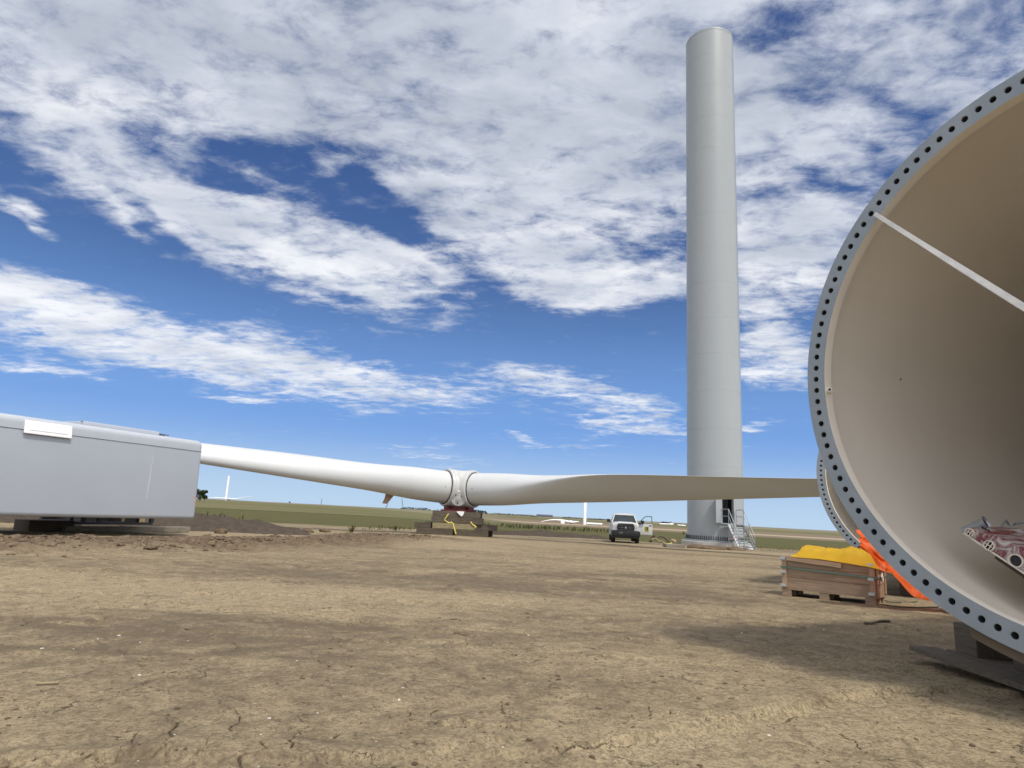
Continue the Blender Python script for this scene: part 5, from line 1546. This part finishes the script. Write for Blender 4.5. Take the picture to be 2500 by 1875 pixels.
def far_blades(hub, tips, Y_, label, r0=1.4, group=None, lift=1.2):
    h = at(hub[0], hub[1], Y_)
    root = thing('rotor', label, 'rotor', h)
    bm = BM(); bmesh.ops.create_uvsphere(bm, u_segments=20, v_segments=12, radius=r0 * 1.5); link('hub', bm, M['far_white'], root, True)
    for pts in tips:
        P_ = [at(px, py, Y2) - h for px, py, Y2 in pts]
        bm = BM(); n_ = len(P_)
        tube(bm, P_, [r0 * (1 - .85 * (i / (n_ - 1)) ** 1.2) for i in range(n_)], 10); link('blade', bm, M['far_white'], root, True)
    bm = BM(); box(bm, (0, 0, -r0 * 1.7), (3, 3, r0 * 1.4)); link('stand', bm, M['wood_dark'], root)
far_blades((559, 1217.5), [[(555, 1217.5, 1500), (535, 1215.5, 1496), (518, 1215, 1493), (507, 1215.5, 1490)],
                           [(563, 1217.5, 1500), (578, 1218, 1498), (595, 1215, 1494), (610, 1212.5, 1490), (621, 1211.5, 1486)]], 1500,
           'tiny far white rotor lying on the left skyline at the foot of the small tower')
far_blades((1394, 1274.5), [[(1398, 1274.5, 815), (1408, 1273.8, 818), (1414, 1273.2, 822)], [(1390, 1274, 815), (1375, 1271, 813), (1358, 1269, 811), (1342, 1269.5, 809), (1321, 1273.5, 806)]], 815,
           'far white rotor lying in the field left of the half hidden tower')
def far_box(px0, px1, pyb, pyt, Y_, dep, name, mat, label, cat, roof=None, round_=False, group=None):
    a = at(px0, pyb, Y_); b = at(px1, pyb, Y_); t = at((px0 + px1) / 2, pyt, Y_)
    c_ = (a + b) / 2; L_ = (b - a).length; h_ = t.z - c_.z
    root = thing(name, label, cat, (c_.x, c_.y, c_.z), math.atan2(b.y - a.y, b.x - a.x), group)
    bm = BM()
    if round_:
        bar(bm, (-L_ / 2, 0, h_ / 2), (L_ / 2, 0, h_ / 2), h_ / 2, 24); link('shell', bm, mat, root, True, 40)
        bm = BM(); box(bm, (-L_ * .3, 0, -.6), (1.5, h_, 1.4)); box(bm, (L_ * .3, 0, -.6), (1.5, h_, 1.4)); link('cradle', bm, M['wood_dark'], root)
        return root
    eh = h_ * (.62 if roof else 1)
    box(bm, (0, 0, eh / 2 - 1.5), (L_, dep, eh + 3)); link('wall', bm, mat, root)
    if roof:
        bm = BM()
        vs = [bm.verts.new(p) for p in ((-L_ / 2 - .3, -dep / 2 - .3, eh), (L_ / 2 + .3, -dep / 2 - .3, eh), (L_ / 2 + .3, dep / 2 + .3, eh), (-L_ / 2 - .3, dep / 2 + .3, eh), (-L_ / 2 - .3, 0, h_), (L_ / 2 + .3, 0, h_))]
        for f in ((0, 1, 5, 4), (2, 3, 4, 5), (1, 2, 5), (3, 0, 4), (3, 2, 1, 0)): bm.faces.new([vs[i] for i in f])
        link('roof', bm, roof, root)
        bm = BM(); box(bm, (L_ * .2, -dep / 2 - .02, eh * .4), (L_ * .12, .08, eh * .75)); link('door', bm, M['barn'], root)
    else:
        bm = BM(); box(bm, (0, 0, h_ + .15), (L_ * .9, dep * .9, .3)); link('lid', bm, mat, root)
    return root
far_box(1432, 1470, 1281.5, 1276.5, 830, 4, 'tower_section', M['far_white'], 'far white tube lying on the ground just right of the half hidden tower', 'tower section', round_=True)
far_box(1369, 1378, 1278, 1272.5, 800, 4, 'nacelle', M['far_white'], 'tiny far white nacelle on the ground below the far rotor', 'nacelle')
far_box(1310, 1349, 1262, 1256, 2600, 30, 'barn', M['barn'], 'long dark far barn on the skyline under the right blade', 'barn', roof=M['barn'])
BG = 'white farm buildings on the right skyline'
far_box(1610, 1632, 1281.5, 1277.5, 1900, 14, 'farm_building', M['far_white'], 'long white farm building left of the far grove near the standing tower', 'farm building', roof=M['far_white'], group=BG)
far_box(1634, 1643, 1282.5, 1277.5, 1900, 12, 'farm_building', M['far_white'], 'small white farm building in front of the far grove, middle of three', 'farm building', roof=M['far_white'], group=BG)
far_box(1654, 1673, 1285.5, 1281, 1800, 14, 'farm_building', M['far_white'], 'white farm building closest to the standing tower', 'farm building', roof=M['far_white'], group=BG)
def lattice_mast(pxb, pyb, pxt, pyt, Y_, label):
    a, b = at(pxb, pyb, Y_), at(pxt, pyt, Y_)
    bm = BM(); d = b - a
    for s_ in (-1, 1): bar(bm, Vector((s_ * 1.2, 0, -3)), d + Vector((s_ * .2, 0, 0)), .28, 5)
    for i in range(7): bar(bm, d * (i / 7) + Vector((-1.2 + i * .14, 0, 0)), d * ((i + 1) / 7) + Vector((1.2 - i * .14, 0, 0)), .2, 4)
    o = link('mast', bm, M['steel_dark']); o.location = a
    tag(o, label, 'mast', 'thin masts on the skyline')
lattice_mast(784, 1229, 786, 1217.5, 1700, 'thin far mast on the skyline below the left blade')
lattice_mast(984, 1240, 981, 1216, 1500, 'tall thin far mast on the skyline between the root fin and the hub')
lattice_mast(942, 1238, 947, 1229, 1500, 'short thin far mast on the skyline directly below the root fin')

# ------------------------------------------------------------------ trees and weeds
def leaf_cloud(bm, centre, rad, n_, size, seed, squash=.8):
    rg = random.Random(seed)
    lumps = [(Vector((rg.uniform(-.75, .75) * rad[0], rg.uniform(-.75, .75) * rad[1], rg.uniform(-.6, .75) * rad[2])), rg.uniform(.28, .5)) for _ in range(11)]
    for _ in range(n_):
        l_, s_ = rg.choice(lumps)
        while True:
            q = Vector((rg.uniform(-1, 1), rg.uniform(-1, 1), rg.uniform(-1, 1)))
            if .25 < q.length < 1: break
        p = Vector(centre) + l_ + Vector((q.x * rad[0] * s_, q.y * rad[1] * s_, q.z * rad[2] * s_))
        a = Vector((rg.uniform(-1, 1), rg.uniform(-1, 1), rg.uniform(-1, 1))).normalized()
        b = a.orthogonal().normalized(); c = a.cross(b)
        z_ = size * rg.uniform(.5, 1.3)
        vs = [bm.verts.new(p + b * z_ * x_ + c * z_ * y_) for x_, y_ in ((-1, -.4), (0, -.9), (1, -.2), (.4, .9), (-.6, .8))]
        bm.faces.new(vs)
def tree(px, pyb, pyt, wpx, Y_, label, seed, n_=900, mat='leaf', name='tree', sz=.09):
    a = at(px, pyb, Y_); t = at(px, pyt, Y_)
    h_ = t.z - a.z; w_ = wpx / FPX * Y_
    root = thing(name, label, 'tree', a)
    bm = BM()
    tube(bm, [(0, 0, -h_ * .2), (0, 0, 0), (.02 * h_, 0, h_ * .3), (-.02 * h_, .02 * h_, h_ * .65)], [h_ * .055, h_ * .05, h_ * .035, h_ * .012], 8)
    for k in range(5):
        an = k * 1.3; s = Vector((0, 0, h_ * (.25 + .07 * k)))
        tube(bm, [s, s + Vector((math.cos(an) * w_ * .2, math.sin(an) * w_ * .2, h_ * .12)), s + Vector((math.cos(an) * w_ * .36, math.sin(an) * w_ * .36, h_ * .27))], [h_ * .022, h_ * .014, h_ * .006], 6)
    link('trunk', bm, M['trunk'], root)
    bm = BM(); leaf_cloud(bm, (0, 0, h_ * .56), (w_ / 2, w_ / 2, h_ * .46), n_, h_ * sz, seed); link('crown', bm, M[mat], root)
    return root
tree(488, 1221, 1195.5, 30, 300, 'dark green tree on the left skyline just right of the nacelle corner', 5, 1500, sz=.055)
tree(499, 1221, 1209, 13, 306, 'low dark shrub tree leaning out right of the tree beside the nacelle', 6, 500, sz=.08)
tree(707.5, 1228.5, 1224, 5, 900, 'tiny lone far bush on the skyline below the left blade', 9, 120, sz=.14)
def belt(px0, px1, py0, py1, hpx, Y_, label, seed, n_=420):
    """far shelter belt that reads as one dark mass"""
    bm = BM(); rg = random.Random(seed)
    for i in range(n_):
        u = rg.random()
        prof = (.45 + .55 * float(fbm(np.array([u * 7 + seed]), np.array([.3]), 3, seed)[0])) * min(1, u * 9, (1 - u) * 9)
        p = at(px0 + (px1 - px0) * u, py0 + (py1 - py0) * u, Y_)
        s = hpx / FPX * Y_
        q = p + Vector((rg.uniform(-.5, .5), rg.uniform(-2, 2) * 3, rg.random() * prof * s * 1.1 - .5))
        z_ = s * rg.uniform(.10, .22)
        a = Vector((rg.uniform(-1, 1), rg.uniform(-1, 1), rg.uniform(-1, 1))).normalized(); b = a.orthogonal().normalized(); c = a.cross(b)
        bm.faces.new([bm.verts.new(q + b * z_ * x_ + c * z_ * y_) for x_, y_ in ((-1, -.5), (0, -1), (1, -.3), (.5, .9), (-.6, .8))])
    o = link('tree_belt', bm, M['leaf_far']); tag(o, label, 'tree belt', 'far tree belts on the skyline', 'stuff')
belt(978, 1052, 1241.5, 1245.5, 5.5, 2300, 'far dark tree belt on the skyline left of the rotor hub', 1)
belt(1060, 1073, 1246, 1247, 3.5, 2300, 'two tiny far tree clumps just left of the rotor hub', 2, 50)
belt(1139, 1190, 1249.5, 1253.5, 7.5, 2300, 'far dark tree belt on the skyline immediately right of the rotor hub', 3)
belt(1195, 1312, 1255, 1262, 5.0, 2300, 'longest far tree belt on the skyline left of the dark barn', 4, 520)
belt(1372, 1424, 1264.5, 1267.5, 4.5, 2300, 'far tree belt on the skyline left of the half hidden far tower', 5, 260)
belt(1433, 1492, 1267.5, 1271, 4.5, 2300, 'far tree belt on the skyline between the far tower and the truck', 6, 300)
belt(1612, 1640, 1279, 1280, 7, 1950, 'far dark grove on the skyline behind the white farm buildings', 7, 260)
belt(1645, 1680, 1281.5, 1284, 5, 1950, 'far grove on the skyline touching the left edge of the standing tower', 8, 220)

def weed_plant(bm, base, h_, seed, n_=9):
    rg = random.Random(seed)
    for k in range(n_):
        an = rg.uniform(0, 6.28); lean = rg.uniform(.05, .5); hh = h_ * rg.uniform(.55, 1.05)
        tip = Vector((math.cos(an) * lean * hh, math.sin(an) * lean * hh, hh))
        side = Vector((-math.sin(an), math.cos(an), 0)) * h_ * .05
        m_ = tip * .55 + Vector((0, 0, hh * .08))
        vs = [bm.verts.new(Vector(base) + p) for p in (-side * .3, side * .3, m_ + side, tip, m_ - side)]
        bm.faces.new(vs)
        for q in (.4, .65, .85):
            p = Vector(base) + tip * q
            d = Vector((rg.uniform(-1, 1), rg.uniform(-1, 1), rg.uniform(.0, .6))) * h_ * .22
            s2 = d.cross(Vector((0, 0, 1))).normalized() * h_ * .05
            bm.faces.new([bm.verts.new(v) for v in (p, p + d * .5 + s2, p + d, p + d * .5 - s2)])
def tuft(px, pyb, hpx, label, seed, mat='weed'):
    g = gpt(px, pyb); bm = BM()
    weed_plant(bm, (0, 0, -.05), hpx / FPX * g.y, seed, 16)
    o = link('weed_plant', bm, M[mat]); o.location = (g.x, g.y, ground_z(g.x, g.y))
    tag(o, label, 'weed', 'single weeds at the edge of the pad')
tuft(857, 1307, 29, 'tall bushy green weed between the rubble ridge and the rotor stack', 1)
tuft(965, 1296, 16, 'green weed left of the rotor stack, nearest the rubble ridge end', 2)
tuft(1020, 1297, 14, 'green weed touching the left end of the rotor timber stack', 3)
tuft(1189, 1296, 24, 'dark upright weed standing just right of the rotor timber stack', 4)
tuft(1669, 1306, 10, 'single thin weed in the crop just left of the standing tower', 5)
tuft(1842, 1338, 13, 'small weed right of the white block at the tower foot', 6)
for i, (px, py, h_) in enumerate(((492, 1259, 9), (505, 1258, 13), (522, 1259, 8), (537, 1262, 12), (548, 1262, 10), (583, 1267, 8), (592, 1266, 13))):
    pass
bm = BM()
for i, (px, py, h_) in enumerate(((492, 1262, 9), (505, 1261, 14), (522, 1261, 8), (537, 1263, 13), (548, 1264, 11), (583, 1269, 8), (592, 1269, 14), (615, 1276, 7))):
    p = at(px, py, 30.2); weed_plant(bm, p, h_ / FPX * 30, 20 + i, 6)
o = link('weeds', bm, M['weed'], None); tag(o, 'sparse weeds growing along the top of the dark soil heap', 'weeds', None, 'stuff')
bm = BM(); rg = random.Random(77)
for i in range(330):
    px = rg.uniform(1170, 1500) if i < 250 else rg.uniform(880, 1060)
    t = (px - 1170) / 330
    py = (1293 + 16 * t if px > 1170 else 1296) + rg.uniform(-4, 2)
    p = gpt(px, py); p.y += 3
    weed_plant(bm, (p.x * (1 + 3 / p.y), p.y, gz(p.x, p.y) + (.28 if px > 1170 else -.02)), rg.choice((.15, .2, .28, .35, .45, .62)) * (1.0 if px > 1170 else .6), 100 + i, 5)
o = link('weeds', bm, M['weed'], None); tag(o, 'low green weeds fringing the dark soil bank behind the rotor', 'weeds', None, 'stuff')
bm = BM()
for i in range(160):
    px = rg.uniform(1850, 2080); p = gpt(px, 1338 + (px - 1850) * .06 + rg.uniform(-3, 5))
    weed_plant(bm, (p.x, p.y, ground_z(p.x, p.y) - .02), rg.uniform(.08, .24), 700 + i, 4)
o = link('weeds', bm, M['weed_dry'], None); tag(o, 'thin weeds along the field edge behind the yellow tarp', 'weeds', None, 'stuff')

# ------------------------------------------------------------------ clods and stones
def clod_field(name, n_, region, size, mat, label, cat, seed, flat=.6):
    rg = random.Random(seed); bm = BM()
    base = bmesh.new(); bmesh.ops.create_icosphere(base, subdivisions=1, radius=1)
    bv = [v.co.copy() for v in base.verts]; bf = [[v.index for v in f.verts] for f in base.faces]; base.free()
    pos = []
    while len(pos) < n_:
        q = region(rg)
        if q is not None: pos.append(q)
    arr = np.array(pos); zz_ = broad(arr[:, 0], arr[:, 1]) + relief(arr[:, 0], arr[:, 1])[0]
    for (x_, y_), z_ in zip(pos, zz_):
        s = size(rg); sq = Vector((rg.uniform(.7, 1.4), rg.uniform(.7, 1.4), rg.uniform(.5, 1) * flat))
        rot = Matrix.Rotation(rg.uniform(0, 6.28), 3, 'Z')
        vs = [bm.verts.new(rot @ (Vector((c.x * sq.x, c.y * sq.y, c.z * sq.z)) * s * rg.uniform(.72, 1.2)) + Vector((x_, y_, z_ + s * .18))) for c in bv]
        for f in bf: bm.faces.new([vs[i] for i in f])
    o = link(name, bm, mat)
    return tag(o, label, cat, None, 'stuff')
def reg_berm(rg):
    t = rg.random(); k = int(t * (len(BERM) - 1)); f = t * (len(BERM) - 1) - k
    a, b = BERM[k], BERM[k + 1]
    return (a[0] + (b[0] - a[0]) * f + rg.gauss(0, .3), a[1] + (b[1] - a[1]) * f + rg.gauss(0, 2.0))
clod_field('soil_clods', 2600, reg_berm, lambda rg: rg.paretovariate(2.9) * .022 if rg.random() < .994 else rg.uniform(.10, .18), M['clod'], 'broken brown soil clods strewn along the churned ridges', 'soil clods', 3)
def reg_near(rg):
    d = 2.2 * (34 / 2.2) ** rg.random(); a = rg.uniform(-.75, .75)
    return (d * math.sin(a), d * math.cos(a))
clod_field('mud_crumbs', 2600, reg_near, lambda rg: min(.02, rg.paretovariate(2.2) * .0042), M['clod'], 'small dark mud crumbs scattered over the dried pad', 'mud crumbs', 4, .45)
pale = paint('pale_stone', (.55, .52, .45), .8, .15, 9)
clod_field('pebbles', 420, reg_near, lambda rg: min(.012, rg.paretovariate(2.4) * .0034), pale, 'tiny pale stones scattered over the dried pad', 'pebbles', 5, .6)
def rock(px, py, s, label, seed):
    g = gpt(px, py); bm = BM(); bmesh.ops.create_icosphere(bm, subdivisions=3, radius=1)
    for v in bm.verts:
        q = v.co; k = float(fbm(np.array([q.x * 1.5 + seed]), np.array([q.y * 1.5 + q.z * 1.1]), 3, seed)[0]) - .5
        v.co = Vector((q.x * s[0], q.y * s[1], q.z * s[2])) * (1 + k)
    o = link('soil_lump', bm, M['clod'], None, True, 50); o.location = (g.x, g.y, ground_z(g.x, g.y) + s[2] * .3)
    tag(o, label, 'soil lump', 'big soil lumps on the churned ridge')
rock(752, 1300, (.30, .25, .17), 'big pale soil lump on the ridge crest left of the bushy weed', 3)
rock(795, 1300, (.34, .25, .14), 'broad soil lump on the ridge crest nearest the bushy weed', 6)
rock(538, 1303, (.22, .2, .14), 'dark soil lump on the ridge right of the nacelle timber end', 9)
rock(190, 1303, (.09, .09, .10), 'small pale stone like lump in front of the black mat under the nacelle', 12)
c0_, c1_ = gpt(830, 1301), gpt(850, 1301)
bm = BM(); box(bm, (0, 0, .08), (.55, .22, .05), None, .01)
o = link('board', bm, M['wood_grey']); o.location = (c0_.x, c0_.y, ground_z(c0_.x, c0_.y) + .1); tag(o, 'short pale board lying on the ridge left of the bushy weed', 'board')
